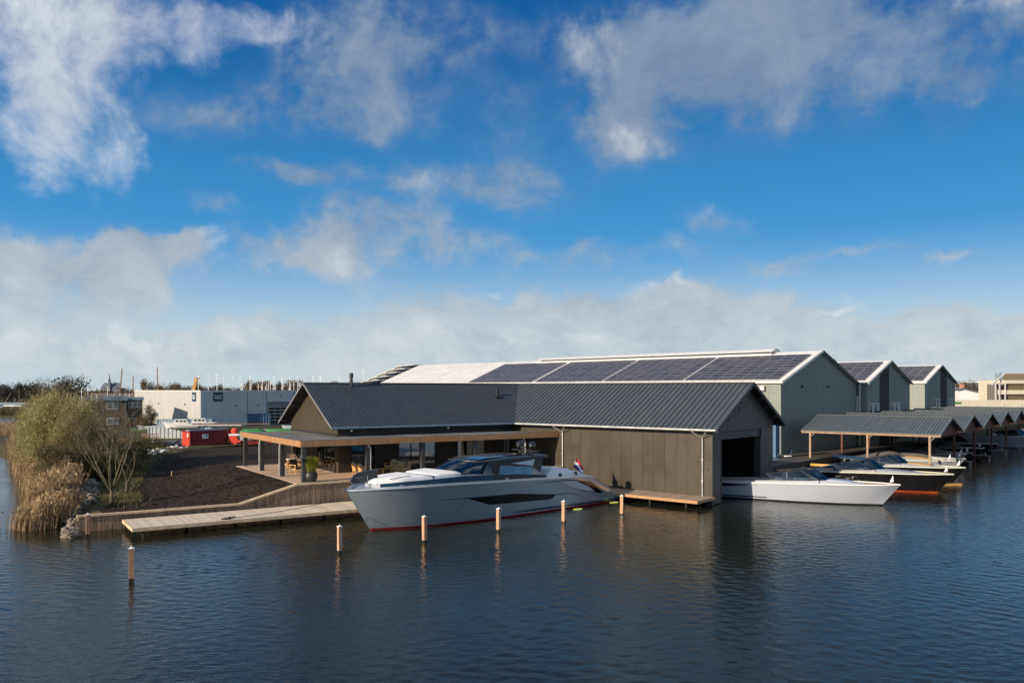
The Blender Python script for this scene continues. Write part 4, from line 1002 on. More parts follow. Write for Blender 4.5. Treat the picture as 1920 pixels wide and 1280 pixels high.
# ------------------------------------------------------------------ open tenders with raked windscreens
def pennant(t, x, z):
    p = MB(); p.bar((x, 0, z), (x + .06, 0, z + .66), .02); pp = p.obj('pennant_staff', m_chrome, t)
    f = MB(); f.prism([(x + .06, 0, z + .66), (x + .28, .06, z + .16), (x + .03, .02, z + .2)], (.0, .03, 0)); f.obj('pennant', m_pcap, pp)
def tender(name, label, tip, ang, L, bm, fb, hullm, stripe, deckm, scr=True, cover=None, pad=None, top=None, top_x=(5.6, 9.0), trunk=None, group=None, seats=True, pen=True, wsx=4.6, railm=None):
    t = thing(name, label, 'boat', (tip[0], tip[1], 0), ang, group); k = L / 14.
    st = [(0, .02, fb * 1.06, 1.15 * k, 0), (1.0 * k, .62 * bm, fb * 1.05, 1.9 * k, .22 * bm), (2.4 * k, .98 * bm, fb * 1.03, 3.0 * k, .55 * bm), (4.4 * k, 1.25 * bm, fb, 4.7 * k, .9 * bm), (7 * k, 1.36 * bm, fb * .95, 7.1 * k, 1.15 * bm),
          (10 * k, 1.36 * bm, fb * .88, 10 * k, 1.22 * bm), (12.4 * k, 1.32 * bm, fb * .80, 12.4 * k, 1.2 * bm), (13.6 * k, 1.26 * bm, fb * .60, 13.6 * k, 1.16 * bm), (14 * k, 1.2 * bm, fb * .5, 14 * k, 1.15 * bm)]
    h = Hull(st, -.5, .9, 3); h.build(t, hullm, stripe, .10, deckm, .02)
    h.rail('gunwale', -1, 13.7 * k, .025, .12, .06, railm or m_cream, t, .015)
    if trunk:
        mb = MB(); xs = frange(2.2 * k, wsx * k + .6, 10); bt = lambda x: h.at_x(x)[1] * interp([(2.2 * k, .35), (3.4 * k, .62), (8 * k, .72)], x)
        mb.grid([[(x, s_ * bt(x), h.at_x(x)[2] + z) for s_, z in ((-1, 0), (-.9, interp([(2.2 * k, .02), (4 * k, .14), (6 * k, .26)], x)), (-.4, interp([(2.2 * k, .03), (4 * k, .17), (6 * k, .31)], x)), (0, interp([(2.2 * k, .03), (4 * k, .18), (6 * k, .33)], x)), (.4, interp([(2.2 * k, .03), (4 * k, .17), (6 * k, .31)], x)), (.9, interp([(2.2 * k, .02), (4 * k, .14), (6 * k, .26)], x)), (1, 0))] for x in xs])
        mb.obj('foredeck_trunk', trunk, t, True)
        if pad: padmesh(3.0 * k, wsx * k + .1, lambda x: bt(x) * .72, lambda x: h.at_x(x)[2] + interp([(2.2 * k, .03), (4 * k, .18), (6 * k, .33)], x), .06, 8, .05).obj('deck_pad', pad, t, True)
    if scr:
        x0 = wsx * k; zb = h.at_x(x0)[2] + .22; b0 = h.at_x(x0)[1] * .74; xe = x0 + 3.6 * k
        bs = [(x0 + abs(q_) ** 2.2 * .9, q_ * b0, zb - .06 * abs(q_)) for q_ in frange(-1, 1, 10)]; tp = [(p[0] + 1.05, p[1] * .86, p[2] + .74) for p in bs]
        mb = MB(); mb.grid([[a, b] for a, b in zip(bs, tp)]); sidemb = []
        for sd in (-1, 1):
            i = 0 if sd < 0 else -1
            a = Vector(bs[i]); b = Vector(tp[i]); mb.add([a, b, (xe + .5, sd * h.at_x(xe)[1] * .80, zb + .34), (xe, sd * h.at_x(xe)[1] * .86, zb - .10)], [(0, 1, 2, 3)])
        mb.obj('windscreen', m_glass_b, t, False)
        fr_ = MB(); fr_.tube(tp, .028, 5); fr_.tube(bs, .025, 5)
        for sd in (-1, 1):
            i = 0 if sd < 0 else -1
            fr_.tube([tp[i], (xe + .5, sd * h.at_x(xe)[1] * .80, zb + .34)], .028, 5); fr_.tube([bs[i], tp[i]], .028, 5)
            for u in (.35, .7):
                A = Vector(bs[i]).lerp(Vector((xe, sd * h.at_x(xe)[1] * .86, zb - .10)), u); B = Vector(tp[i]).lerp(Vector((xe + .5, sd * h.at_x(xe)[1] * .80, zb + .34)), u); fr_.tube([A, B], .015, 4)
        fr_.obj('windscreen_frame', m_dark, t)
        for sd in (-1, 1): sd_ = MB(); sd_.prism([(x0 + .6, sd * b0, zb - .25), (x0 + .6, sd * b0, zb - .02), (12.4 * k, sd * h.at_x(12.4 * k)[1] * .84, h.at_x(12.4 * k)[2] + .10), (12.4 * k, sd * h.at_x(12.4 * k)[1] * .84, h.at_x(12.4 * k)[2] - .1)], (0, -sd * .12, 0)); sd_.obj('cockpit_coaming', trunk or deckm, t)
    if top:
        x0, x1 = top_x[0] * k, top_x[1] * k; zt = h.at_x(x0)[2] + 1.05; tb = h.at_x(x0)[1] * .72
        mb = MB(); n = 8; rows = [[(x, q_ * tb * interp([(x0, .9), (x0 + .6, 1), (x1, .95)], x), zt + .07 - .07 * q_ * q_ + .02 * i) for q_ in (-1, -.5, 0, .5, 1)] for i, x in enumerate(frange(x0, x1, n))]
        lo = [[(p[0], p[1], p[2] - .07) for p in r_] for r_ in rows]; mb.grid(rows); mb.grid(lo, 0, True)
        for e in (0, -1): mb.grid([[a[e], b[e]] for a, b in zip(rows, lo)]); mb.grid([[a, b] for a, b in zip(rows[e], lo[e])])
        mb.obj('t_top', top, t, False)
        for sd in (-1, 1): MB().prism([(x1 - 1.1, sd * tb * .9, zt), (x1 - .7, sd * tb * .9, zt), (x1 - .1, sd * tb, h.at_x(x1)[2]), (x1 - .6, sd * tb, h.at_x(x1)[2])], (0, -sd * .06, 0)).obj('top_support', m_black, t)
    if seats and scr:
        s1 = seat(0, 0, 0).mesh('seat', m_cush if hullm is m_white else m_tan)
        for yv in (-.45 * bm, .45 * bm): put('seat', s1, t, ((wsx + 2.6) * k, yv, fb * .95 - .25))
    if cover:
        mb = MB(); xs = frange(wsx * k, 12.9 * k, 12)
        zf_ = lambda x: interp([(wsx * k, .12), ((wsx + 1.6) * k, .85), ((wsx + 3) * k, .8), (12.9 * k, .15)], x)
        mb.grid([[(x, s_ * h.at_x(x)[1] * .98, h.at_x(x)[2] + z * zf_(x) + .02 * sin(x * 5 + s_ * 4)) for s_, z in ((-1, 0), (-.8, .5), (-.35, .93), (0, 1), (.35, .93), (.8, .5), (1, 0))] for x in xs]); mb.obj('boat_cover', cover, t, True)
    if pen: pennant(t, .45, fb * 1.06)
    return t, h
w0 = at(1690, 908, 1.62); 
wt, wh = tender('open_tender', 'long white open motorboat nosing out of the dark boathouse door', (28.35, 59.0), radians(149.5), 15.5, 1.28, 1.50, m_white, m_dark, m_teak, trunk=m_white, pad=m_hullL, wsx=4.4, railm=m_cush)
wh.patch('hull_opening', frange(10.6, 14.4, 16), [(10.6, 1.16), (14.4, 1.16)], [(10.6, 1.12), (12.2, .96), (14.4, .94)], m_black, wt, .02)
wh.patch('spray_rail', frange(9.2, 15.2, 16), [(9.2, .28), (15.2, .26)], [(9.2, .22), (15.2, .14)], m_black, wt, .04)
wh.patch('feature_line', frange(1.2, 14.5, 20), [(1.2, 1.50), (14.5, 1.27)], [(1.2, 1.485), (14.5, 1.25)], m_grey, wt, .012)
b1 = at(1789, 889, 1.6); a1 = radians(139.3)
tender('open_tender', 'black motorboat with orange waterline stripe and grey hard top next to the white boat', (b1.x, b1.y), radians(142), 14.5, 1.3, 1.52, m_blackhull, m_orange, m_teak, trunk=m_grey, top=M('dark_blue_top', (.02, .04, .06), .4), top_x=(6.4, 9.1), wsx=5.0)
b2 = at(1811, 877, 1.45)
tender('open_tender', 'black motorboat with a tan foredeck pad, second boat from the white one', (b2.x, b2.y), radians(141), 13.0, 1.15, 1.40, m_blackhull, m_dark, m_teak, trunk=m_grey, pad=m_tan, wsx=5.0)
b3 = wr(0, 0)
# ================================================================== boat shelters along the water
SH0 = at(1764, 816.6, 3.9)          # front eave corner of the nearest shelter
shx, shy = to_wr(SH0)
def shelter(i, label):
    sx, sy = shx, shy + i * 10.3
    o_ = wr(sx, sy); L = 14.2; HW2 = 5.0; ze, zr = 4.0, 5.62
    t = thing('boat_shelter', label, 'boat shelter', (o_[0], o_[1], 0), AR, 'open boat shelters in a row along the quay')
    z = lambda y: ze + (zr - ze) * (1 - abs(y / HW2 - 1))
    if i < 3:
        roof_pans(t, None, None, -L, 0, 0, HW2, z, .33, 0, m_shelter, m_shrib, th=.06, rib=(.035, .05)); roof_pans(t, None, None, -L, 0, HW2, 2 * HW2, z, 1.0, 0, m_shelter, m_shrib, th=.06, rib=(.05, .06))
    else:
        roof_pans(t, None, None, -L, 0, 0, HW2, z, .33, 0, m_shelter, m_shrib, th=.06, rib=(.04, .05)); roof_pans(t, None, None, -L, 0, HW2, 2 * HW2, z, 3.5, 0, m_shelter, m_shrib, th=.06)
    MB().box(-L, .02, HW2 - .14, HW2 + .14, zr - .02, zr + .05).obj('ridge_cap', m_shrib, t)
    MB().box(-L, -.03, .1, .25, ze - .28, ze - .08).obj('eave_beam', m_wood if i == 0 else m_redwood, t)
    if i == 6: MB().box(-L, -.03, 2 * HW2 - .2, 2 * HW2 - .05, ze - .28, ze - .08).obj('eave_beam', m_redwood, t)
    for sd in (0, 1):
        y0 = 0 if sd == 0 else 2 * HW2
        b = MB(); b.prism([(0, y0, ze - .16), (0, HW2, zr - .16), (0, HW2, zr + .02), (0, y0, ze + .02)], (.05, 0, 0)); b.obj('verge_board', m_shrib, t)
    b = MB(); b.prism([(-.5, .6, ze - .1), (-.5, HW2, zr - .22), (-.5, 2 * HW2 - .6, ze - .1), (-.5, 2 * HW2 - .6, ze - .3), (-.5, .6, ze - .3)], (-.08, 0, 0)); b.obj('gable_boards', m_redwood, t)
    for yy in (2.2, 5.0, 7.8): MB().box(-L + .1, -.1, yy - .06, yy + .06, z(yy) - .26, z(yy) - .10).obj('rafter', m_redwood, t)
    for x in (-1.05, -7.1, -13.2):
        zb = 1.0 if x < -9 else -1.4
        MB().box(x - .10, x + .10, .08, .28, zb, ze - .1).obj('post', m_wood if i == 0 else m_redwood, t)
        MB().prism([(x + .10, .14, ze - .62), (x + .18, .14, ze - .62), (x + .52, .14, ze - .28), (x + .42, .14, ze - .28)], (0, .12, 0)).obj('knee_brace', m_wood if i == 0 else m_redwood, t)
    for yy in (.35,):
        b = MB(); b.box(-1.25, .9, -.45, .0, .62, .72); b.box(.5, .75, -.35, -.1, -1.4, .62); b.obj('finger_pier', M('grey_old_timber', (.22, .20, .18), .85, 0, .25, 4, rnd=.1), t)
        b = MB(); b.tube([(-.2, -.2, .72), (-.2, -.2, 1.0), (.2, -.2, 1.02), (.2, -.2, .72)], .03, 5); b.obj('mooring_cleat', m_chrome, t)
    return t
SLAB = ['nearest boat shelter with bright timber posts and eave beam', 'second boat shelter behind the one with bright timber posts', 'third boat shelter in the row counted from the bright timber posts',
        'fourth boat shelter in the row counted from the bright timber posts', 'fifth boat shelter, cut by the right edge of the photo', 'sixth boat shelter, only its roof seen over the fifth', 'farthest boat shelter, a grey roof strip under the white sheds']
for i in range(7): shelter(i, SLAB[i])
def berth(i, y, x=0.): p = wr(shx - .2 + x, shy + i * 10.3 + y); return (p[0], p[1])
tender('open_tender', 'grey motorboat with a tan deck pad under the nearest shelter', berth(0, 3.1, .9), a1, 11.5, 1.0, 1.15, m_grey, m_dark, m_teak, trunk=m_grey, pad=m_tan, scr=False, cover=m_cover, wsx=5.6)
tender('open_tender', 'covered grey motorboat at the far side of the nearest shelter', berth(0, 7.0, 1.0), a1, 11, 1.0, 1.15, m_grey, m_dark, m_teak, scr=False, cover=m_cover, trunk=m_hullL, wsx=4.0)
tender('open_tender', 'dark covered motorboat under the second shelter', berth(1, 3.3, -.2), a1, 10.5, 1.0, 1.15, m_grey, m_dark, m_teak, scr=False, cover=m_cover, wsx=3.2)
tender('open_tender', 'low dark motorboat at the far side of the second shelter', berth(1, 7.3, -.4), a1, 10.0, 1.0, 1.05, m_blackhull, m_dark, m_teak, trunk=m_grey)
tender('open_tender', 'dark motorboat with pale gunwale under the third shelter', berth(2, 4.5, -.5), a1, 10.5, 1.1, 1.2, m_blackhull, m_dark, m_grey, scr=False, cover=m_cover, wsx=3.5)
tender('open_tender', 'dark motorboat in shade under the fourth shelter', berth(3, 4.5, -.8), a1, 10.5, 1.1, 1.2, m_blackhull, m_dark, m_grey, trunk=m_grey, pen=False)
# small inflatable hauled up between the berths and the big grey boat at the right edge
bp = wr(shx + 1.1, shy + 2.0 - 3.2)
ib = thing('inflatable_dinghy', 'grey inflatable dinghy tipped on its side beside the nearest shelter post', 'dinghy', (bp[0], bp[1], .2), a1 + .9)
MB().tube([(1.0 * cos(a) * 1.25, .62 * sin(a), .45 + .25 * sin(a)) for a in frange(0, 2 * pi, 18)], .17, 8).obj('tube', M('dinghy_fabric', (.24, .26, .28), .6, 0, .1), ib, True)
MB().prism([(1.1 * cos(a), .5 * sin(a), .42 + .2 * sin(a)) for a in frange(0, 2 * pi, 14)[:-1]], (0, 0, .05)).obj('floor', m_grey, ib)
gb = at(1893, 838)
tender('cabin_boat', 'large pale grey boat with a red waterline at the right edge behind the shelters', (gb.x + 9.0 * BX[0], gb.y + 9.0 * BX[1]), a1, 15, 1.5, 1.75, M('pale_grey_hull', (.30, .32, .33), .4), m_redwood, m_grey, trunk=m_grey, pen=False, wsx=6)
# orange float bar on the water beyond the black boat
pb = at(1782, 909); fbm_ = thing('boarding_step', 'yellow timber fender bar floating by the bow of the second black boat', 'fender', (pb.x, pb.y, 0), AR + .9); MB().box(-1.1, 1.1, -.12, .12, -.05, .12).obj('float', m_tan, fbm_); MB().box(-1.0, -.9, -.14, .14, .12, .2).obj('bracket', m_dark, fbm_)

fa, fb_ = at(1520, 869, .7), at(1618, 874, .7); d_ = fb_ - fa
fj = thing('finger_jetty', 'low finger jetty with a yellow edge beam between the black boats', 'jetty', (fa.x, fa.y, 0), atan2(d_.y, d_.x))
for k in range(int(d_.length / .2)): MB().box(k * .2, k * .2 + .19, 0, .9, .62, .68).obj('plank', m_quay, fj)
MB().box(0, d_.length, -.10, -.01, .50, .74).obj('edge_beam', M('yellow_timber', (.55, .30, .05), .6, 0, .15, 3), fj); MB().box(.3, .5, .2, .4, -1.4, .6).obj('pile', m_wet, fj); MB().box(d_.length - .5, d_.length - .3, .2, .4, -1.4, .6).obj('pile', m_wet, fj)
# ================================================================== sheds with solar roofs
HDX = (.694, -.72); HANG = atan2(-.72, .694)
def hall(name, label, cx, cy, width, ze, zr, L, detail):
    t = thing(name, label, 'warehouse', (cx, cy, 0), HANG)
    hw = width / 2; zf = lambda y: ze + (zr - ze) * (1 - abs(y / hw - 1)) if 0 <= y <= width else ze - abs(min(y, width - y)) * (zr - ze) / hw
    zw = lambda y: zf(y) - .12
    holes = detail.get('strip')
    if holes:
        gable_panels(t, -.1, 0, holes[0], 1.0, .8, zw, None, m_hall, ribs=.33, rm=m_hallrib, mirror=hw); gable_panels(t, -.1, holes[1], width, 1.0, .8, zw, None, m_hall, ribs=.33, rm=m_hallrib, mirror=hw)
        zz = .8
        while zz < zr:
            pl = clip([(holes[0] + .02, zz + .015), (holes[1] - .02, zz + .015), (holes[1] - .02, zz + .24), (holes[0] + .02, zz + .24)], lambda p: -(p[1] - (zr - .14) ) * 1.0)
            pl = clip(pl, lambda p: (zr - .14) - p[1] - (p[0] - hw) * (zr - ze) / hw) if len(pl) > 2 else pl
            pl = clip(pl, lambda p: (zr - .14) - p[1] + (p[0] - hw) * (zr - ze) / hw) if len(pl) > 2 else pl
            if len(pl) > 2: MB().prism([(-.08, p[0], p[1]) for p in pl], (.05, 0, 0)).obj('timber_board', m_brickd, t)
            zz += .26
    else: gable_panels(t, -.1, 0, width, 1.0, .8, zw, None, m_hall, ribs=.33, rm=m_hallrib, mirror=hw)
    # side wall towards the camera
    n = int(L); me = MB().box(.01, .99, 0, .08, .8, ze - .1)
    for k in (.25, .5, .75): me.box(k - .02, k + .02, -.02, 0, .8, ze - .1, 1)
    me = me.mesh('cladding_panel', [m_hall, m_hallrib])
    for i in range(min(n, 26)): put('cladding_panel', me, t, (-i - 1.02, 0, 0))
    b = MB(); b.box(-L, -26 if n > 26 else -L + .1, .0, .08, .8, ze - .1); b.box(-L, -.15, width - .1, width, .8, ze - .1); b.prism([(-L, 0, .8), (-L, width, .8), (-L, width, ze - .15), (-L, hw, zr - .15), (-L, 0, ze - .15)], (.1, 0, 0)); b.obj('rear_wall', m_hall, t)
    # roof
    sl = sqrt(hw * hw + (zr - ze) ** 2)
    for y0, y1 in ((-.15, hw), (hw, width + .15)):
        b = MB(); b.prism([(-L, y0, zf(y0) - .1), (.25, y0, zf(y0) - .1), (.25, y1, zf(y1) - .1), (-L, y1, zf(y1) - .1)], (0, 0, .1))
        k = -L
        while k < .2: b.prism([(k, y0, zf(y0)), (k + .08, y0, zf(y0)), (k + .08, y1, zf(y1)), (k, y1, zf(y1))], (0, 0, .03)); k += 1.0
        b.obj('roof_slope', m_whiteroof, t)
    b = MB(); b.prism([(.25, -.2, ze - .30), (.25, hw, zr - .22), (.25, hw, zr + .06), (.25, -.2, ze - .0)], (.10, 0, 0)); b.obj('verge_board', m_trimw, t)
    b = MB(); b.prism([(.25, width + .2, ze - .30), (.25, hw, zr - .22), (.25, hw, zr + .06), (.25, width + .2, ze + .0)], (.10, 0, 0)); b.obj('verge_board', m_trimd, t)
    MB().box(-L, .3, -.34, -.16, ze - .22, ze - .02).obj('gutter', m_trimw, t)
    s0, s1 = detail['sky']; b = MB(); rows = []
    for x in (s0, s1): rows.append([(x, hw + 1.25 * k, zr + .52 * cos(k * pi / 2 * .95) - .02 + .0) for k in frange(-1, 1, 10)])
    b.grid(rows); b.add(rows[1], [tuple(range(11))]); b.add(rows[0], [tuple(range(11))[::-1]])
    b.grid([[(x, hw - 1.35, zf(hw - 1.35) + .0), (x, hw - 1.35, zf(hw - 1.35) + .32), (x, hw - 1.2, zf(hw - 1.35) + .34)] for x in (s0, s1)]); b.obj('ridge_skylight', m_sky, t)
    # solar panels
    up = Vector((0, hw, zr - ze)).normalized(); nn = Vector((0, -(zr - ze), hw)).normalized()
    pl_ = detail['ph']; pm = MB(); pm.prism([Vector((.0, 0, 0)), Vector((1.6, 0, 0)), Vector((1.6, 0, 0)) + up * (pl_ - .03), up * (pl_ - .03)], nn * .03, 1)
    o4 = nn * .034; pm.add([Vector((.03, 0, 0)) + up * .03 + o4, Vector((1.57, 0, 0)) + up * .03 + o4, Vector((1.57, 0, 0)) + up * (pl_ - .06) + o4, Vector((.03, 0, 0)) + up * (pl_ - .06) + o4], [(0, 1, 2, 3)], 0)
    pm = pm.mesh('solar_panel', [m_solar, m_solframe])
    for (xa, ncol) in detail['arrays']:
        for c_ in range(ncol):
            for r_ in range(detail['rows']):
                p = Vector((xa - (c_ + 1) * 1.63, 0, ze)) + up * (.42 + r_ * pl_) + nn * .10
                put('solar_panel', pm, t, p)
    for (y, z) in detail.get('lamps', []):
        b = MB().box(0, .16, y - .14, y + .14, z - .1, z + .1); b.box(.0, .2, y - .17, y + .17, z + .1, z + .14); b.obj('wall_lamp', m_dark, t)
    for (y0, y1, z0, z1, nb) in detail.get('windows', []):
        b = MB(); w_ = (y1 - y0) / nb
        for k in range(nb + 1): b.box(-.02, .06, y0 + k * w_ - .05, y0 + k * w_ + .05, z0, z1)
        b.box(-.02, .06, y0, y1, z1 - .08, z1 + .02); b.box(-.02, .08, y0 - .05, y1 + .05, z0 - .05, z0 + .04); wo = b.obj('window', m_trimw, t)
        for k in range(nb): MB().box(.0, .02, y0 + k * w_ + .05, y0 + (k + 1) * w_ - .05, z0 + .04, z1 - .08).obj('pane', m_curtain if k % 2 else m_pane, wo)
    return t
hall('solar_hall', 'largest grey hall with the long solar roof behind the boathouse', 31.2, 93.9, 20.6, 9.5, 13.4, 82.,
     dict(sky=(-48.5, -6.0), arrays=[(-.5, 8), (-13.9, 8), (-27.4, 8), (-41.2, 9)], rows=9, ph=1.0, lamps=[(5.2, 8.9), (12.2, 8.9)]))
hall('solar_hall', 'middle grey hall with a dark timber strip in its gable', 47.4, 108.0, 15.1, 9.55, 12.6, 40.,
     dict(sky=(-38, -8.0), arrays=[(-.5, 8)], rows=7, ph=1.0, strip=(4.1, 7.5), windows=[(.75, 3.9, 5.1, 6.7, 4), (8.2, 11.1, 5.1, 6.7, 4)], lamps=[(5.2, 6.5)]))
hall('solar_hall', 'farthest grey hall of the three, small gable with a dark timber strip', 69.9, 137.0, 15.1, 9.85, 12.9, 40.,
     dict(sky=(-38, -8.0), arrays=[(-.5, 8)], rows=7, ph=1.0, strip=(7.5, 10.8), windows=[(4.4, 7.2, 5.4, 7.0, 4), (11.3, 14.3, 5.4, 7.0, 5)]))
# light fittings and pipe on the near side wall of the first hall, blue stack beside the quay
hs_ = Vector((31.2, 93.9, 0))
def hw_(x, y, z=0): return Vector((31.2 + HDX[0] * x - HDX[1] * 0 + .72 * y * 1.0 * 1.0, 93.9 - .72 * x + .694 * y, z))
t = thing('floodlight', 'small square floodlight high on the side wall of the largest grey hall', 'lamp', hw_(-2.2, -.1, 8.7), HANG); MB().box(-.3, .3, -.3, .0, -.28, .28).obj('housing', m_lamp, t); MB().box(-.2, .2, -.34, -.305, -.18, .18).obj('lens', m_pcap, t)
t = thing('rain_pipe', 'white rain pipe on the side wall of the largest grey hall', 'pipe', hw_(-5.0, -.12, 0), HANG); MB().tube([(0, -.05, 1.0), (0, -.05, 9.3)], .08, 8).obj('pipe', m_trimw, t); MB().box(-.12, .12, -.2, 0, 9.25, 9.4).obj('outlet', m_trimw, t)
t = thing('rain_pipe', 'white rain pipe on the corner between the two nearest grey halls', 'pipe', Vector((46.6, 108.3, 0)), HANG); MB().tube([(0, -.1, 1.0), (0, -.1, 9.2), (-.5, -.3, 9.5)], .10, 8).obj('pipe', m_trimw, t); MB().box(-.15, .15, -.25, 0, 9.0, 9.2).obj('outlet', m_trimw, t)
t = thing('rain_pipe', 'pale rain pipe on the side wall of the farthest grey hall', 'pipe', Vector((66.3, 140.7, 0)), HANG); MB().tube([(0, -.15, 1.0), (0, -.15, 9.6)], .10, 8).obj('pipe', m_trimw, t); MB().box(-.15, .15, -.3, 0, 9.5, 9.7).obj('outlet', m_trimw, t)
t = thing('side_window', 'narrow white framed window between the two nearest grey halls', 'window', Vector((45.9, 108.6, 6.6)), HANG); MB().box(-.6, .6, -.2, 0, -1.0, 1.0).obj('frame', m_trimw, t); MB().box(-.4, .4, -.22, -.19, -.8, .8).obj('pane', m_pane, t)
bs_ = at(1450, 858, 1.0); t = thing('storage_rack', 'narrow blue storage rack standing on the quay beside the boathouse', 'rack', (bs_.x, bs_.y, 1.0), AR)
for k in range(5): MB().box(-.5, .5, k * .22 - .5, k * .22 - .34, 0, 4.0 - .05 * k).obj('blue_panel', m_blue, t)
MB().box(-.52, .52, -.55, .62, 0, .08).obj('base', m_dark, t)
for i, (px, py, lab) in enumerate(((1477, 858, 'small white cart on the quay in front of the grey hall'), (1452, 865, 'tiny pale trolley at the foot of the blue rack'))):
    p = at(px, py, 1.0); t = thing('hand_cart', lab, 'cart', (p.x, p.y, 1.0), .3); MB().box(-.35, .35, -.2, .2, .15, .25).obj('tray', m_pcap, t)
    for sx in (-.25, .25): oo = MB().lathe([(.1, -.03), (.1, .03)], 10).obj('wheel', m_tyre, t); oo.rotation_euler = (pi / 2, 0, 0); oo.location = (sx, 0, .1)
    MB().bar((.35, 0, .25), (.5, 0, .85), .04).obj('handle', m_chrome, t)
# stepped blue gables at the far end of the long white roof
for i in range(5):
    u = .16 + i * .195
    yy = 10.3 * u; z0 = 9.5 + 3.9 * u; x = -82.0
    o_ = hw_(x - .0, yy, 0)
    t = thing('stepped_roof_light', ['lowest', 'second lowest', 'middle', 'second highest', 'highest'][i] + ' of five blue roof steps at the white roof end', 'roof light', (o_[0], o_[1], 0), HANG, 'blue sided roof steps')
    bl = M('blue_glazing', (.012, .045, .13), .2, .1, .3, .6)
    MB().prism([(-.2, -1.0, z0 - .55), (-.2, 1.0, z0 + .25), (-5.2, 1.0, z0 + .1), (-5.2, -1.0, z0 - .9)], (0, .1, .0)).obj('glazing', bl, t)
    MB().prism([(0, -.9, z0 + .22), (0, 1.2, z0 + .30), (-5.5, 1.2, z0 + .24), (-7.5, -.9, z0 - .62), (-7.5, -1.0, z0 - .74), (-5.2, -.9, z0 + .05)], (0, 0, .1)).obj('roof_edge', m_trimw, t)
# ================================================================== left yard: sheds, house, containers
GZ = .88
# ------------------------------------------------------------------ white warehouse with the navy signs
wa = radians(42)
wc = Vector((-63.5, 165, 0))
wh_ = thing('white_warehouse', 'white flat roofed warehouse, shaded side tinted blue grey, with navy HEEG signs', 'warehouse', wc, wa)
WT = 8.42
me = MB().box(.01, 1.19, 0, .1, GZ - .1, WT - .25)
for k in (.3, .6, .9): me.box(k - .03, k + .03, -.03, 0, GZ - .1, WT - .25)
me = me.mesh('wall_panel', m_whshade)
for i in range(40):
    if 12 <= i < 17: continue
    put('wall_panel', me, wh_, (i * 1.2, 0, 0))
MB().box(14.4, 20.4, 0, .1, 6.0, WT - .25).obj('wall_panel', m_whshade, wh_)
d = MB().box(14.5, 20.3, .0, .08, GZ, 5.98).obj('overhead_door', M('grey_door', (.16, .17, .18), .5, 0, .05), wh_)
for r_ in range(5):
    for c_ in range(4):
        MB().box(14.8 + c_ * 1.37, 16.0 + c_ * 1.37, -.03, -.002, 1.3 + r_ * .72, 1.85 + r_ * .72).obj('pane', m_pane, d)
    MB().box(14.6, 20.2, -.05, -.002, 1.88 + r_ * .72, 1.98 + r_ * .72).obj('rail', m_trimw, d)
MB().box(21.4, 22.7, -.06, -.002, GZ, 3.2).obj('door', m_dark, wh_)
me2 = MB().box(0, .1, .01, 1.19, GZ - .1, WT - .25)
for k in (.3, .6, .9): me2.box(-.03, 0, k - .03, k + .03, GZ - .1, WT - .25)
me2 = me2.mesh('wall_panel', m_wh)
for i in range(35): put('wall_panel', me2, wh_, (0, i * 1.2 + .01, 0))
b = MB(); b.box(-.08, 48, -.08, .12, WT - .25, WT); b.box(-.08, .12, .12, 42, WT - .25, WT); b.obj('roof_edge', m_trimw, wh_)
MB().box(.12, 48, .12, 42, WT - .4, WT - .3).obj('roof', m_whiteroof, wh_)
for x in (9.9, 14.2, 20.7, 26.5): MB().box(x - .06, x + .06, -.1, -.03, GZ, WT - .3).obj('rain_pipe', m_slateblue, wh_)
for (x) in (7.2, 12.2, 17.3, 24.4): MB().box(x, x + .3, -.18, -.03, 5.1 if x != 17.3 else 7.2, 5.35 if x != 17.3 else 7.4).obj('wall_lamp', m_dark, wh_)
for y in (8.3, 24.5): MB().box(-.18, -.03, y, y + .3, 5.3, 5.6).obj('wall_lamp', m_dark, wh_)
wb = MB().box(-.05, -.03, 25.0, 28.6, 2.3, 3.5)
wb = wb.obj('window', m_trimw, wh_)
for k in range(4): MB().box(-.07, -.051, 25.1 + k * .88, 25.85 + k * .88, 2.4, 3.4).obj('pane', m_pane, wb)
def text(parent, s, size, loc, rot, mat, name='lettering', ext=.01, sp=1.0, sx=1.0):
    cu = bpy.data.curves.new(name, 'FONT'); cu.body = s; cu.size = size; cu.extrude = ext; cu.align_x = 'CENTER'; cu.align_y = 'CENTER'; cu.space_character = sp; cu.offset = size * .012
    o = bpy.data.objects.new(name + '_curve', cu); COL.objects.link(o); bpy.context.view_layer.update()
    me = bpy.data.meshes.new_from_object(o); bpy.data.objects.remove(o); me.materials.clear(); me.materials.append(mat)
    return put(name, me, parent, loc, rot=rot, sc=(sx, 1, 1))
sg = MB().box(2.6, 4.6, -.12, -.04, 6.15, 8.0).obj('sign_board', m_sign, wh_)
text(sg, 'HEEG', .72, (3.6, -.14, 6.86), (pi / 2, 0, 0), m_signw, sx=.82); text(sg, 'JACHTHAVEN', .30, (3.6, -.14, 7.36), (pi / 2, 0, 0), m_signw, sx=.85)
sg = MB().box(-.12, -.04, 2.4, 4.4, 6.15, 8.0).obj('sign_board', m_sign, wh_)
text(sg, 'HEEG', .72, (-.14, 3.4, 6.86), (pi / 2, 0, -pi / 2), m_signw, sx=.82); text(sg, 'JACHTHAVEN', .30, (-.14, 3.4, 7.36), (pi / 2, 0, -pi / 2), m_signw, sx=.85)

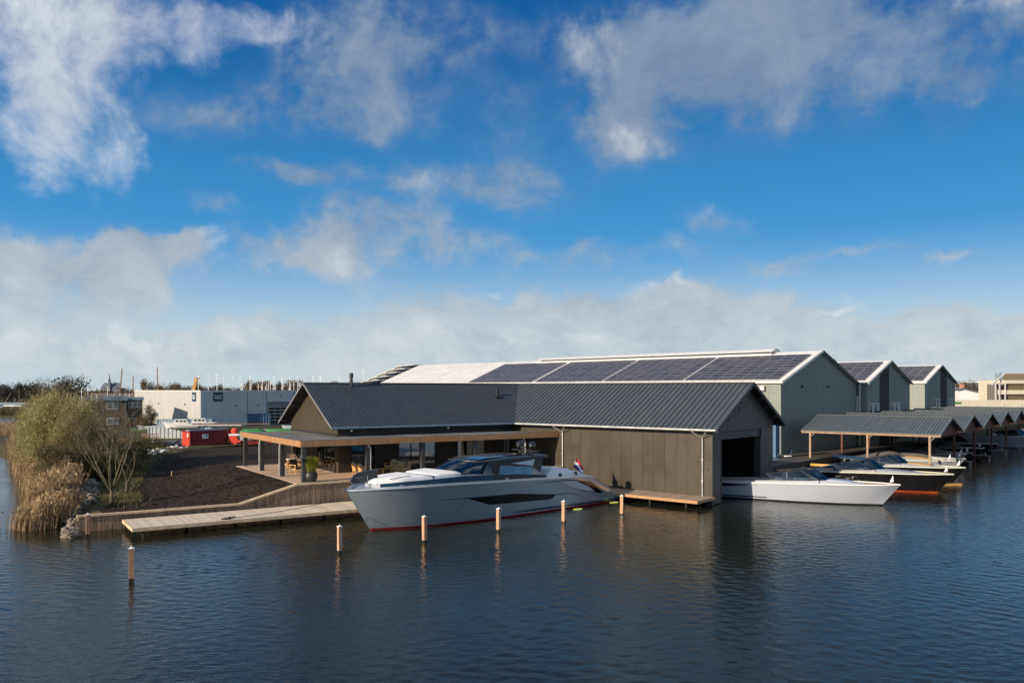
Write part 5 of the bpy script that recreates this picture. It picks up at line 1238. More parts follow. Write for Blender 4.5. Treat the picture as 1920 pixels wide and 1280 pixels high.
# ------------------------------------------------------------------ brown brick house
hx = (158 - 960) / FPX * 160
bh_ = thing('brick_house', 'two storey brown brick house with blue grey flat roof left of the white warehouse', 'house', (hx, 160, 0), .436)
bh_.scale = (.86, 1, 1)
b = MB(); b.box(0, 8.9, 0, 8, GZ - .1, 6.4); b.box(8.9, 12.2, .8, 8, GZ - .1, 6.4); b.obj('wall', m_brick, bh_)
b = MB(); b.box(-.4, 9.1, -.4, 8.2, 6.4, 6.95); b.box(9.1, 12.5, .3, 8.2, 6.4, 7.0); b.obj('roof', m_slateblue, bh_)
MB().box(3.8, 9.0, .5, 3, 6.95, 7.25).obj('roof_box', m_slateblue, bh_)
def hwin(x0, x1, z0, z1, n, y=0):
    b = MB(); b.box(x0, x1, y - .06, y - .01, z0, z1); w = b.obj('window', m_trimw, bh_); s_ = (x1 - x0) / n
    for k in range(n): MB().box(x0 + k * s_ + .10, x0 + (k + 1) * s_ - .10, y - .09, y - .062, z0 + .12, z1 - .12).obj('pane', M('grey_pane', (.12, .14, .15), .2, 0, .3), w)
hwin(4.6, 7.2, 4.6, 6.2, 2); hwin(4.6, 7.2, 1.6, 2.9, 2); hwin(.2, 1.3, 5.2, 6.2, 1); hwin(9.1, 12.0, 4.9, 6.1, 3, .8)
MB().box(10.1, 11.0, .7, .78, GZ, 2.9).obj('door', m_slateblue, bh_); MB().box(8.55, 8.65, -.1, -.01, GZ, 6.4).obj('rain_pipe', m_slateblue, bh_)
# long low shed roof behind the brick house
t = thing('low_shed', 'long low grey brown shed behind the brick house roof', 'shed', ((150 - 960) / FPX * 215, 215, 0), 0)
MB().box(0, 17, 0, 6, GZ, 5.2).obj('wall', m_dark, t); MB().prism([(-.3, -.4, 5.2), (-.3, 7, 7.6), (-.3, 7, 7.4), (-.3, -.4, 5.0)], (17.6, 0, 0)).obj('roof', M('brown_felt', (.16, .125, .115), .8, 0, .1), t)

# ------------------------------------------------------------------ containers
def container(name, label, p, ang, L, Wd, Ht, mat, dmat, z0=GZ, top=True, cat='container'):
    t = thing(name, label, cat, (p[0], p[1], z0), ang); b = MB(); n = max(4, int(L / .28)); s_ = L / n
    for yy, sg_ in ((0, 1), (Wd, -1)):
        pts = []
        for i in range(n):
            o = 0 if i % 2 else .06
            pts += [(i * s_ + .03, yy + sg_ * o), ((i + 1) * s_ - .03, yy + sg_ * o)]
        b.grid([[(x, y, .12), (x, y, Ht - .1)] for x, y in pts], 0, yy > 0)
    b.box(L - .06, L, 0, Wd, .1, Ht - .1); b.obj('side_wall', mat, t)
    f = MB(); 
    for (x, y) in ((0, 0), (L, 0), (0, Wd), (L, Wd)): f.box(x - .07, x + .07, y - .07, y + .07, 0, Ht)
    for z in (.0, Ht - .12):
        f.box(-.05, L + .05, -.06, .06, z, z + .13); f.box(-.05, L + .05, Wd - .06, Wd + .06, z, z + .13); f.box(-.06, .06, 0, Wd, z, z + .13); f.box(L - .06, L + .06, 0, Wd, z, z + .13)
    f.obj('frame', mat, t); MB().box(.03, L - .03, .05, Wd - .05, .05, .12).obj('floor', m_dark, t)
    if top: MB().box(.0, L, 0, Wd, Ht - .02, Ht + .02).obj('roof', mat, t)
    for k in (0, 1):
        dd = MB(); dd.box(-.10, -.062, k * Wd / 2 + .04, (k + 1) * Wd / 2 - .04, .14, Ht - .14)
        for zz in (.4, .9, 1.4, 1.9):
            if zz < Ht - .2: dd.box(-.13, -.101, k * Wd / 2 + .08, (k + 1) * Wd / 2 - .08, zz, zz + .08)
        for yy in (.3, .8): dd.tube([(-.15, k * Wd / 2 + yy * Wd / 2.6, .2), (-.15, k * Wd / 2 + yy * Wd / 2.6, Ht - .2)], .03, 5)
        dd.obj('door', dmat, t)
    return t
rc = container('red_container', 'open topped red container with a white placard at the edge of the dark soil', (-41.7, 104.9), radians(45), 6.0, 2.4, 2.25, m_red2, m_redo, top=False)
MB().box(1.5, 2.35, -.10, -.062, 1.25, 1.85).obj('placard', m_pcap, rc); MB().box(2.05, 2.25, -.12, -.101, 1.5, 1.75).obj('placard_mark', m_sign, rc)
MB().box(.3, 5.7, 1.0, 2.2, 2.0, 2.38).obj('load', m_slateblue, rc)
MB().box(-.12, -.09, .25, .75, 1.5, 2.0).obj('sticker', m_pcap, rc)
p = at(424, 799, GZ); container('blue_container', 'dark blue container with a white end post against the shaded warehouse wall', (p.x, p.y), .5, 9, 2.4, 2.55, m_blue, m_wh)
p = at(278, 826, GZ); container('pale_container', 'long pale weathered container left of the red one', (p.x, p.y), .12, 7.5, 2.4, 2.15, m_greyc, m_greyc)
p = at(295, 806, GZ); container('pale_container', 'grey blue flat container behind the pale weathered one', (p.x, p.y), .1, 10, 2.4, 2.0, M('blue_grey_container', (.30, .36, .39), .6, .1, .1), m_greyc)

# ------------------------------------------------------------------ stored boats in the yard
def yard_boat(label, px, py, L, ang, hullm, top, z=GZ, h=.9, cab=True, group=None, keel=.5):
    p = at(px, py, z); t = thing('stored_boat', label, 'boat', (p.x, p.y, z + keel), ang, group); k = L / 8.
    st = [(0, .02, h * 1.15, .5 * k, 0), (.8 * k, .6, h * 1.08, 1.2 * k, .25), (2.2 * k, 1.0, h, 2.4 * k, .7), (4.5 * k, 1.15, h * .92, 4.5 * k, .95), (7 * k, 1.0, h * .9, 7 * k, .85), (8 * k, .8, h * .88, 8 * k, .7)]
    H_ = Hull(st, -.35, .9, 2); H_.build(t, hullm, hullm, .1, m_pcap, .0)
    if cab: 
        b = MB(); b.prism([(2.4 * k, -.7, h), (3.0 * k, -.65, h + .55), (5.4 * k, -.65, h + .6), (5.9 * k, -.7, h)], (0, 1.35, 0)); b.obj('cabin', top, t)
        for x in (3.1, 4.0, 4.8): MB().box(x * k, (x + .55) * k, -.72, -.69, h + .15, h + .42).obj('window', m_dark, t)
    if 'green cover' in label: padmesh(.2, L, lambda x: interp([(0, .2), (L * .35, 1.15), (L, .9)], x), lambda x: h, .55, 8, .5).obj('cover', m_green, t, True)
    for x in (2.0, 5.6): b = MB(); b.box(x * k - .08, x * k + .08, -.7, .7, -keel, -.2); b.obj('cradle', m_dark, t)
    return t
YG = 'stored boats in the yard behind the soil'
yard_boat('slender white boat lying on the grass left of the pale container', 208, 812, 7.5, .42 + pi, m_cover, m_cover, h=.5, cab=False, group=YG, keel=.2)
yard_boat('white pointed dinghy hull lying in front of the slender covered boat', 256, 806, 7.0, pi - .18 + pi, m_white, m_white, h=.45, cab=False, group=YG, keel=.35)
yard_boat('small white motorboat with dark windows standing on top of the pale container row', 306, 800, 5.4, .05, m_cush, m_wh, z=2.95, h=.5, group=YG, keel=.1)
yard_boat('white motorboat with dark windows on the grey blue container, right one', 340, 798, 5.4, .1, m_cush, m_wh, z=2.95, h=.5, group=YG, keel=.1)
yard_boat('boat under a bright green cover, right of the red container', 447, 824, 2.6, .15, m_white, m_green, z=3.5, h=.3, cab=False, group=YG, keel=.2)
yard_boat('boat under a green cover nearest to the clubhouse gable', 490, 822, 4.2, .1, m_white, m_cush, z=3.2, h=.3, cab=False, group=YG, keel=.2)
yard_boat('dark red open boat on a trailer just left of the clubhouse gable', 478, 820, 9, .1, m_red2, m_white, z=1.3, h=.7, cab=False, group=YG, keel=.5)
yard_boat('white boat half hidden behind the clubhouse gable', 528, 814, 6, .2, m_white, m_white, z=1.6, h=.8, group=YG, keel=.5)
# spars laid over the containers
for i, (a, b_, z, lab) in enumerate((((330, 805), (452, 811), 3.4, 'long pale mast lying across the containers'), ((360, 806), (505, 812), 3.6, 'brown mast lying across the containers toward the green covers'))):
    A = at(a[0], 830, GZ); B_ = at(b_[0], 828, GZ); t = thing('stored_mast', lab, 'mast', (A.x, A.y, z)); V = Vector((B_.x - A.x, B_.y - A.y, -.1)); MB().tube([(0, 0, 0), V], .10, 6).obj('spar', m_mast if i == 0 else m_woodm, t); MB().tube([V * .45 - Vector((0, .5, 0)), V * .45 + Vector((0, .5, 0))], .05, 5).obj('spreader', m_mast, t)
# orange red machine, red car and heaps
p = at(440, 837, GZ); t = thing('red_lift', 'bright red small lift machine at the end of the red container', 'machine', (p.x, p.y, GZ), .2)
MB().box(-.8, .8, -.5, .5, .35, .9).obj('chassis', m_vest, t); MB().prism([(-.8, -.5, .9), (.5, -.5, .9), (.2, -.5, 1.5), (-.6, -.5, 1.5)], (0, 1, 0)).obj('body', m_vest, t); MB().box(-.7, .6, -.55, .55, 1.5, 1.75).obj('white_band', m_pcap, t); MB().lathe([(.1, 1.75), (.45, 1.85), (.5, 2.2), (.3, 2.45), (.1, 2.5)], 10).obj('drum', m_vest, t)
for sx in (-.55, .55):
    for sy in (-.55, .55): oo = MB().lathe([(.32, -.1), (.32, .1)], 12).obj('wheel', m_tyre, t); oo.rotation_euler = (pi / 2, 0, 0); oo.location = (sx, sy, .32)
p = at(480, 836, GZ); t = thing('parked_car', 'dark red estate car seen between the terrace posts', 'car', (p.x, p.y, GZ), .18)
MB().prism([(-2.1, -.85, .35), (2.1, -.85, .35), (2.15, -.85, .8), (1.2, -.85, .95), (.6, -.85, 1.4), (-1.7, -.85, 1.42), (-2.1, -.85, .9)], (0, 1.7, 0)).obj('body', m_red2, t)
MB().prism([(1.05, -.87, .97), (.55, -.87, 1.33), (-1.6, -.87, 1.34), (-1.9, -.87, .97)], (0, 1.74, 0)).obj('window_band', m_pane, t)
for sx in (-1.3, 1.35):
    for sy in (-.8, .8): oo = MB().lathe([(.33, -.11), (.33, .11)], 14).obj('wheel', m_tyre, t); oo.rotation_euler = (pi / 2, 0, 0); oo.location = (sx, sy, .33)
def heap(name, label, cat, px, py, w, d, n, s0, mats, z=GZ, pn='piece', seed=1):
    rd = random.Random(seed); p = at(px, py, z); t = thing(name, label, cat, (p.x, p.y, z), .1)
    for i in range(n):
        x = rd.uniform(-w, w); y = rd.uniform(-d, d); s_ = s0 * rd.uniform(.5, 1.2); hz = .55 * (1 - (x / w) ** 2 * .6) * rd.random()
        o = MB().box(-s_, s_, -s_ * .5, s_ * .5, 0, s_ * .5).obj(pn, rd.choice(mats), t); o.location = (x, y, hz); o.rotation_euler = (rd.uniform(-.3, .3), rd.uniform(-.3, .3), rd.uniform(0, 3))
    return t
heap('crate_pile', 'heap of blue and orange tubs left of the red container', 'heap', 304, 835, 3.0, .7, 34, .42, [m_blue, m_vest, m_cush, m_blue], pn='tub', seed=3)
heap('net_pile', 'grey heap of netting beside the blue skip', 'heap', 330, 838, 1.4, .7, 24, .45, [m_cover, m_greyc], pn='bundle', seed=5)
t_ = at(318, 839, GZ); t = thing('blue_skip', 'small blue skip between the tubs and the grey heap', 'skip', (t_.x, t_.y, GZ), .1); MB().prism([(-.9, -.6, .9), (-.5, -.6, .1), (.5, -.6, .1), (.9, -.6, .9)], (0, 1.2, 0)).obj('tub', m_blue, t); MB().box(-.95, .95, -.66, -.6, .84, .92).obj('rim', m_slateblue, t)
heap('rubble_pile', 'wide spread of white broken slabs on the rough grass', 'rubble', 226, 851, 4.6, 2.3, 190, .36, [m_cush, m_stone, m_pcap], z=1.05, pn='slab', seed=8)
heap('rubble_pile', 'small patch of white stones below the wide slab heap', 'rubble', 229, 866, 1.0, .4, 22, .22, [m_cush, m_stone], z=1.08, pn='slab', seed=9)
heap('rubble_pile', 'few pale stones at the near corner of the red container', 'rubble', 330, 842, 1.2, .3, 16, .25, [m_stone, m_cush], z=1.0, pn='slab', seed=10)
# gate-like pallet and orange tarpaulin
p = at(266, 833, GZ); t = thing('wooden_pallets', 'upright slatted pale pallets in the rough grass', 'pallet', (p.x, p.y, GZ), .2)
for k in range(9): MB().box(k * .26, k * .26 + .1, 0, .05, 0, 1.55).obj('slat', m_wood, t)
for z in (.2, .9, 1.4): MB().box(0, 2.2, .05, .09, z, z + .12).obj('rail', m_wood, t)
p = at(229, 831, GZ); t = thing('tarpaulin', 'orange brown tarpaulin over low timber in the rough grass', 'tarpaulin', (p.x, p.y, GZ), .1); MB().prism([(-1.4, -.5, 0), (-1.1, -.5, .75), (1.2, -.5, .5), (1.5, -.5, 0)], (0, 1.2, 0)).obj('cover', m_tan, t); MB().box(-.9, 2.6, -.7, -.5, .1, .35).obj('plank', m_stone, t)

# ------------------------------------------------------------------ masts, crane, church
def mast(label, px, ytop, Y, r, mat, lean=0., group='thin white masts rising behind the warehouse and clubhouse roofs', fork=False, base=GZ, cat='mast'):
    X = (px - 960) / FPX * Y; zt = CAM_H - (ytop - HOR) / FPX * Y
    t = thing('boat_mast', label, cat, (X, Y, base), 0, group); MB().tube([(0, 0, 0), (lean, 0, zt - base)], [r, r * .6], 6).obj('pole', mat, t)
    b = MB(); b.box(lean * .96 - .5, lean * .96 + .5, -.03, .03, zt - base - .9, zt - base - .84)
    if fork: b.box(lean - .35, lean + .35, -.04, .04, zt - base - .1, zt - base)
    b.obj('spreader', mat, t); return t
rd = random.Random(4); WMLAB = 'thin white sailing boat mast standing among many behind the roofs'
for px, yt_ in ((153, 727), (165, 723), (181, 738), (202, 724), (214, 737), (225, 737), (236, 737), (243, 738)): mast('thin pole standing behind the flat roof of the brick house', px, yt_, 190, .11, m_mast, group='thin poles behind the brick house roof')
for px, yt_ in ((372, 706), (391, 703), (407, 702), (420, 704), (437, 704), (451, 705), (469, 704), (492, 708), (507, 711), (514, 706), (529, 705), (543, 704), (558, 705), (572, 709), (587, 706), (601, 706), (636, 705), (681, 694), (683, 710), (712, 697), (726, 705)): mast(WMLAB, px, yt_, 205 + rd.uniform(0, 30), .105, m_mast, fork=rd.random() < .6)
for i in range(34):
    mast(WMLAB, rd.uniform(440, 690), rd.uniform(714, 724), 225 + rd.uniform(0, 25), .12, m_mast)
for (px, yt_, ln, lab) in ((224, 690, 1.0, 'leaning brown wooden mast behind the brick house'), (300, 688, -.3, 'tallest brown wooden mast in front of the white warehouse roof edge'), (251, 705, .2, 'slim brown mast between the two taller wooden masts')): mast(lab, px - 3, yt_, 196, .18, m_woodm, ln, group=None)
cX = (355 - 960) / FPX * 230; t = thing('crane', 'yellow brown crane jib leaning up behind the white warehouse', 'crane', (cX, 230, GZ), 0)
MB().box(-3, 2.5, -1, 1, 0, 2.2).obj('carrier', m_crane, t); b = MB(); b.bar((0, 0, 2), (2.1, 0, 11.2), .8, .8); b.obj('jib', m_crane, t); MB().bar((1.9, 0, 10.6), (2.9, 0, 11.0), .5, .3).obj('jib_head', m_crane, t); MB().box(-3.2, 2.0, -.9, .9, 6.6, 7.2).obj('cab_roof', m_pcap, t)
cx_ = (204 - 960) / FPX * 620; t = thing('church', 'distant dark church with a slender spire on the horizon', 'church', (cx_, 620, 0), 0)
MB().box(-6, 8, 0, 10, 0, 10).obj('nave', m_slate, t); MB().prism([(-6.6, -.5, 10), (8.6, -.5, 10), (7.5, 4.5, 14), (-5.5, 4.5, 14)], (0, .3, 0)).obj('roof', m_slate, t); b = MB(); b.box(-1.5, 1.5, -1, 2.4, 0, 13); b.lathe([(1.8, 13), (.9, 14.5), (1.0, 16), (.6, 17), (.2, 20), (.05, 21.5)], 8, (0, 1)); b.obj('spire', m_slate, t)

# ------------------------------------------------------------------ right background
def gable_house(name, label, X, Y, z0, L, Wd, he, hr, ang, wm, rm, cat='shed', chim=None):
    t = thing(name, label, cat, (X, Y, z0), ang)
    MB().prism([(0, 0, 0), (0, Wd, 0), (0, Wd, he), (0, Wd / 2, hr), (0, 0, he)], (L, 0, 0)).obj('wall', wm, t)
    for s_ in (0, 1):
        ye = -.4 if s_ == 0 else Wd + .4; b = MB(); b.prism([(-.4, ye, he - .15), (L + .4, ye, he - .15), (L + .4, Wd / 2, hr + .05), (-.4, Wd / 2, hr + .05)], (0, 0, .15)); b.obj('roof', rm, t)
    if chim: MB().box(chim[0], chim[0] + 1.1, Wd * .3, Wd * .3 + 1.1, he, hr + 1.3).obj('chimney', m_terr, t)
    return t
def xat(px, Y): return (px - 960) / FPX * Y
def zat(py, Y): return CAM_H - (py - HOR) * Y / FPX
def shed(name, label, D, wall, roofp, depth, wm, rm, cat='shed', chim=None):
    x0 = xat(wall[0][0], D); t = thing(name, label, cat, (x0, D, .88), 0); L = lambda p: (xat(p[0], D) - x0, 0, zat(p[1], D) - .88)
    w = [L(p) for p in wall]; b = [(w[0][0], 0, 0), (w[-1][0], 0, 0)] + w[::-1]
    MB().prism(b, (depth * .3, depth, 0)).obj('wall', wm, t)
    r = [Vector(L(p)) for p in roofp]
    for a, c in zip(r, r[1:]): MB().prism([a - Vector((0, .5, 0)), c - Vector((0, .5, 0)), c + Vector((0, -.5, .3)), a + Vector((0, -.5, .3))], (depth * .32, depth + 1, 0)).obj('roof', rm, t)
    if chim: c = L(chim); MB().box(c[0] - .5, c[0] + .6, 2, 3, 0, c[2]).obj('chimney', m_terr, t)
    return t
shed('white_shed', 'low white shed just right of the farthest grey hall', 285, [(1780, 722), (1803, 731)], [(1776, 720), (1804, 731)], 16, m_cush, m_slate)
shed('white_shed', 'white shed with a grey roof falling to the right and a red chimney', 268, [(1798, 732), (1806, 729.6), (1847, 739)], [(1796, 732), (1806, 729), (1849, 739)], 22, m_cush, m_slate, chim=(1811, 720))
shed('white_shed', 'lower white shed wall left of the balcony building', 275, [(1848, 737), (1866, 733)], [(1847, 738), (1867, 732.5)], 12, m_cush, m_slate)
shed('long_shed', 'long shed with a pale blue grey roof and white ridge line behind the white sheds', 345, [(1800, 724), (1868, 722)], [(1798, 722.5), (1870, 722)], 30, M('pale_blue_roof', (.26, .31, .35), .6, 0, .1), M('pale_blue_roof', (.26, .31, .35), .6, 0, .1))
t = thing('ridge_beam', 'long white roof edge behind the white sheds', 'roof edge', (xat(1804, 350), 350, 0), 0); MB().box(0, 15, 0, 2, .9, zat(716, 350)).obj('gable', m_slate, t); MB().box(-.5, 15.5, -.3, .2, zat(717.5, 350), zat(715.5, 350)).obj('edge', m_pcap, t)
Wl = thing('garden_wall', 'long low cream wall with a green strip behind the boat shelters', 'wall', (xat(1788, 232), 232, .88), 0); wz = zat(749.5, 232) - .88
MB().box(0, 40, 0, .3, 0, wz).obj('wall', m_stone, Wl); MB().box(.2, 2.0, -.2, -.05, wz - 1.1, wz - .6).obj('green_strip', m_green, Wl)
for k in range(6): MB().box(k * 5 + 4, k * 5 + 4.3, -.06, -.002, 0, wz + .1).obj('pier', m_trimw, Wl)
D_ = 238; ax = xat(1886, D_); ab = thing('balcony_building', 'beige building with brown shingle bands and white balconies at the right edge', 'apartment building', (ax, D_, .88), .0)
Z = lambda y: zat(y, D_) - .88; XX = lambda p: xat(p, D_) - ax
MB().box(0, 30, 1.6, 14, 0, Z(712)).obj('wall', m_stone, ab)
for y0, y1, x0 in ((757, 749.7, -4), (739, 731, XX(1872)), (719, 711.5, XX(1880))): MB().box(x0, 30, -.05, .4, Z(y0), Z(y1)).obj('balcony_parapet', m_stone, ab)
for y0, y1 in ((749.6, 739.1), (730.9, 719.1)):
    n_ = 6; dz = (Z(y1) - Z(y0)) / n_
    for k in range(n_): MB().prism([(0, .5, Z(y0) + k * dz), (0, .75, Z(y0) + (k + 1) * dz - .03), (0, .85, Z(y0) + (k + 1) * dz - .03), (0, .85, Z(y0) + k * dz)], (30, 0, 0)).obj('shingle_course', m_thatch, ab)
n_ = 7
for k in range(n_):
    a = k / n_; b_ = (k + 1) / n_; za, zb = Z(711.4) + (Z(700) - Z(711.4)) * a, Z(711.4) + (Z(700) - Z(711.4)) * b_
    MB().prism([(XX(1881 + 14 * a), -.3 + 4 * a, za), (30, -.3 + 4 * a, za), (30, -.3 + 4 * b_, zb - .06), (XX(1881 + 14 * b_), -.3 + 4 * b_, zb - .06)], (0, .2, .12)).obj('shingle_course', m_thatch, ab)
MB().bar((XX(1859), -.3, Z(720.5)), (XX(1895), 3, Z(700.5)), .5, .3).obj('roof_verge', m_trimw, ab)
for px_ in (1865, 1872.5, 1883): MB().box(XX(px_), XX(px_) + .28, -.35, -.06, Z(750), Z(719.5)).obj('column', m_trimw, ab)
MB().box(XX(1864), XX(1886), -.4, -.05, Z(719.4), Z(718)).obj('beam', m_trimw, ab)
MB().box(XX(1873), 0, 1.2, 6, 0, Z(719.4)).obj('wall', m_int, ab); MB().box(XX(1875), XX(1879), .9, 1.15, Z(749), Z(741)).obj('window', m_pane, ab); MB().box(XX(1874), XX(1880), .9, 1.15, Z(730), Z(721)).obj('window', m_pane, ab)

# ================================================================== vegetation
def cards(rd, n, pos, size, aspect=3., up=.3, mb=None, bend=True):
    """small bent leaf faces"""
    mb = mb or MB()
    for _ in range(n):
        p = pos(); s_ = size * rd.uniform(.6, 1.4)
        d = Vector((rd.gauss(0, 1), rd.gauss(0, 1), rd.gauss(up, 1))).normalized(); w = d.cross(Vector((rd.gauss(0, 1), rd.gauss(0, 1), rd.gauss(0, 1)))).normalized() * s_ / aspect / 2
        e = p + d * s_; mb.add([p - w, p + w, e + w * .3, e - w * .3], [(0, 1, 2, 3)])
    return mb
def distant_tree_mesh(seed, kind):
    rd = random.Random(seed); lobes = [(rd.uniform(-.32, .32), rd.uniform(-.3, .3), rd.uniform(.45, .82), rd.uniform(.14, .27)) for _ in range(11)]
    def pos():
        lx, ly, lz, r = rd.choice(lobes); v = Vector((rd.gauss(0, 1), rd.gauss(0, 1), rd.gauss(0, 1))).normalized() * r * rd.random() ** .4
        return Vector((lx, ly, lz)) + v
    c = cards(rd, 1300 if kind != 'bare' else 800, pos, .05 if kind != 'bare' else .09, 1.6 if kind != 'bare' else 9., .6)
    t = MB(); t.tube([(0, 0, 0), (.01, 0, .3), (0, .01, .62)], [.035, .025, .012], 6)
    for _ in range(14):
        a = rd.uniform(0, 6.3); z0 = rd.uniform(.2, .5); L = rd.uniform(.25, .42); t.tube([(0, 0, z0), (cos(a) * L * .5, sin(a) * L * .5, z0 + L * .45), (cos(a) * L, sin(a) * L, z0 + L * .9)], [.014, .009, .003], 4, cap=False)
    return c, t
TM = {}
for k, m_, sds in (('dark', m_twigs, (11, 12, 13)), ('rust', m_twigs2, (21, 22)), ('green', m_twigs3, (31, 32)), ('bare', m_twigs, (41, 42))):
    TM[k] = []
    for s_ in sds: c, t = distant_tree_mesh(s_, 'bare' if k == 'bare' else k); TM[k].append((c.mesh('crown', m_), t.mesh('trunk', m_barkd)))
rd = random.Random(99)
def dtree(kind, px, ytop, Y, wpx, label, base=.8, group=None):
    X = xat(px, Y); h = CAM_H + (HOR - ytop) / FPX * Y - base; w = wpx / FPX * Y
    c, tk = rd.choice(TM[kind]); t = thing('tree', label, 'tree', (X, Y, base), rd.uniform(0, 6), group); t.scale = (w / .95, w / .95, h / 1.0)
    put('crown', c, t); put('trunk', tk, t)
FL = {'dark': 'distant dark leafless tree in the far tree line', 'rust': 'distant rusty brown tree in the far tree line', 'green': 'distant dark evergreen tree in the far tree line', 'bare': 'distant thin bare tree in the far tree line'}
def fline(x0, x1, step, yt0, yt1, Y0, Y1, kinds, wp=(16, 30)):
    x = x0
    while x < x1:
        k = rd.choice(kinds); dtree(k, x, rd.uniform(yt0, yt1), rd.uniform(Y0, Y1), rd.uniform(*wp), FL[k], group='far tree line, ' + k + ' trees'); x += step * rd.uniform(.7, 1.3)
fline(-60, 60, 9, 714, 728, 470, 520, ['dark', 'dark', 'green'], (22, 40)); dtree('bare', 6, 712, 460, 44, 'tall bare tree at the extreme left of the horizon'); dtree('dark', 3, 716, 465, 40, 'dark tree under the bare one at the extreme left')
fline(45, 150, 8, 722, 732, 380, 420, ['green', 'dark', 'dark'], (20, 34))
dtree('green', 63, 711, 330, 26, 'dark round evergreen left of the broad crowned tree'); dtree('green', 48, 715, 345, 24, 'lower dark evergreen beside the round one')
dtree('bare', 112, 701, 300, 92, 'broad spreading bare tree rising above the green willow'); dtree('dark', 112, 706, 305, 80, 'dense dark crown behind the broad spreading bare tree')
fline(145, 275, 7, 731, 737, 430, 520, ['dark', 'rust', 'green'], (18, 28)); dtree('rust', 278, 711, 360, 30, 'rusty brown round tree left of the tallest wooden mast'); dtree('rust', 310, 720, 360, 40, 'wide rusty tree right of the tallest wooden mast')
dtree('bare', 336, 716, 380, 34, 'grey bare tree left of the crane'); dtree('bare', 239, 721, 420, 20, 'small grey bare tree near the church')
fline(320, 440, 7, 716, 727, 380, 460, ['dark', 'rust', 'bare'], (16, 26)); fline(465, 565, 9, 712, 718, 380, 430, ['rust', 'dark', 'rust'], (18, 30)); fline(370, 580, 7, 724, 729, 430, 480, ['dark', 'dark', 'rust'], (14, 22))
dtree('bare', 668, 708, 400, 36, 'bare tree showing above the clubhouse ridge near the white roof'); dtree('rust', 625, 713, 400, 20, 'yellowish tree behind the clubhouse flue'); fline(600, 700, 9, 716, 722, 400, 450, ['bare', 'dark'], (14, 20))
fline(1790, 1870, 6, 711, 716, 300, 330, ['dark', 'green', 'rust'], (10, 18)); dtree('bare', 1881, 696, 264, 34, 'bare round tree behind the balcony building'); dtree('dark', 1883, 700, 266, 26, 'dark inner crown of the round tree behind the balcony building')
fline(1880, 2050, 12, 706, 716, 300, 330, ['dark', 'green'], (16, 24))
# far wood as one mass, filling the foot of the tree line
w_ = MB(); rw_ = random.Random(5)
def wp():
    X = rw_.uniform(-700, 700); return Vector((X, rw_.uniform(540, 620), rw_.uniform(.5, 7 + 2.5 * noise.noise(Vector((X * .02, 0, 0))))))
cards(rw_, 15000, wp, 2.8, 1.5, .5, w_); o = w_.obj('far_wood', m_twigs); stuff(o); tag(o, 'far off dark wood along the whole horizon', 'wood')
w_ = MB(); w_.box(-1500, 1500, 625, 630, 0, 5.5); o = w_.obj('far_hedge', m_twigs3); stuff(o); tag(o, 'darker far wood edge behind the tree line', 'wood')

# far left moorings
for (px, py, L, an, lab, hm) in ((8, 770, 30, .02, 'long dark blue barge moored at the far shore on the left', m_blue), (22, 775, 12, .05, 'cream motor cruiser moored near the far left shore', m_cush)):
    p = at(px, py); t = thing('moored_boat', lab, 'boat', (p.x - L * .5, p.y, 0), an); st = [(0, .05, 1.6, .6, 0), (2, 1.2, 1.4, 2.4, .6), (5, 1.8, 1.3, 5, 1.5), (L * .7, 1.9, 1.2, L * .7, 1.7), (L, 1.5, 1.3, L, 1.3)]
    if L > 20: st = [(a, b * 1.2, c * 1.3, d_, e * 1.2) for a, b, c, d_, e in st]
    Hull(st, -.4, .9, 2).build(t, hm, m_dark, .1, m_pcap); MB().box(L * .3, L * .8, -1.2, 1.2, 1.3, 3.0 if L < 20 else 3.4).obj('cabin', m_pcap if L < 20 else m_slateblue, t); MB().box(L * .3, L * .78, -1.25, -1.2, 2.0, 2.6).obj('window', m_dark, t)
t = thing('dark_sailing_barge', 'dark sailing barge with a leaning brown spar left of the willow', 'boat', (xat(22, 330), 330, 0), 0); Hull([(0, .05, 1.5, .5, 0), (2, 1.4, 1.3, 2, .9), (7, 1.7, 1.1, 7, 1.5), (10, 1.3, 1.4, 10, 1.1)], -.4, .9, 2).build(t, m_black, m_dark, .1, m_woodm); MB().tube([(3, 0, 1), (3, 0, 9)], .1, 6).obj('mast', m_woodm, t); MB().tube([(-4, 0, 1.2), (-.2, 0, 7.5)], .12, 6).obj('sprit', m_woodm, t)

# ------------------------------------------------------------------ reeds and shrubs on the near bank
def blade(mb, p, h, w, lean, rd, seg=2):
    a = rd.uniform(0, 6.3); l = Vector((cos(a), sin(a), 0)) * abs(rd.gauss(0, lean)) * h + Vector((.12, .05, 0)) * h; sd = Vector((cos(a + 1.57), sin(a + 1.57), 0)) * w
    m1 = p + Vector((0, 0, h * .55)) + l * .35; e = p + Vector((0, 0, h * .97)) + l
    mb.add([p - sd, p + sd, m1 + sd * .8, m1 - sd * .8, e + sd * .15, e - sd * .15], [(0, 1, 2, 3), (3, 2, 4, 5)])
def plume(mb, p, h, rd):
    e = p + Vector((.12 * h, .05 * h, h)); 
    for k in range(2): d = Vector((rd.gauss(0, .06), rd.gauss(0, .06), .22)); w = Vector((rd.gauss(0, .05), rd.gauss(0, .05), 0)); mb.add([e - w, e + w, e + d], [(0, 1, 2)])
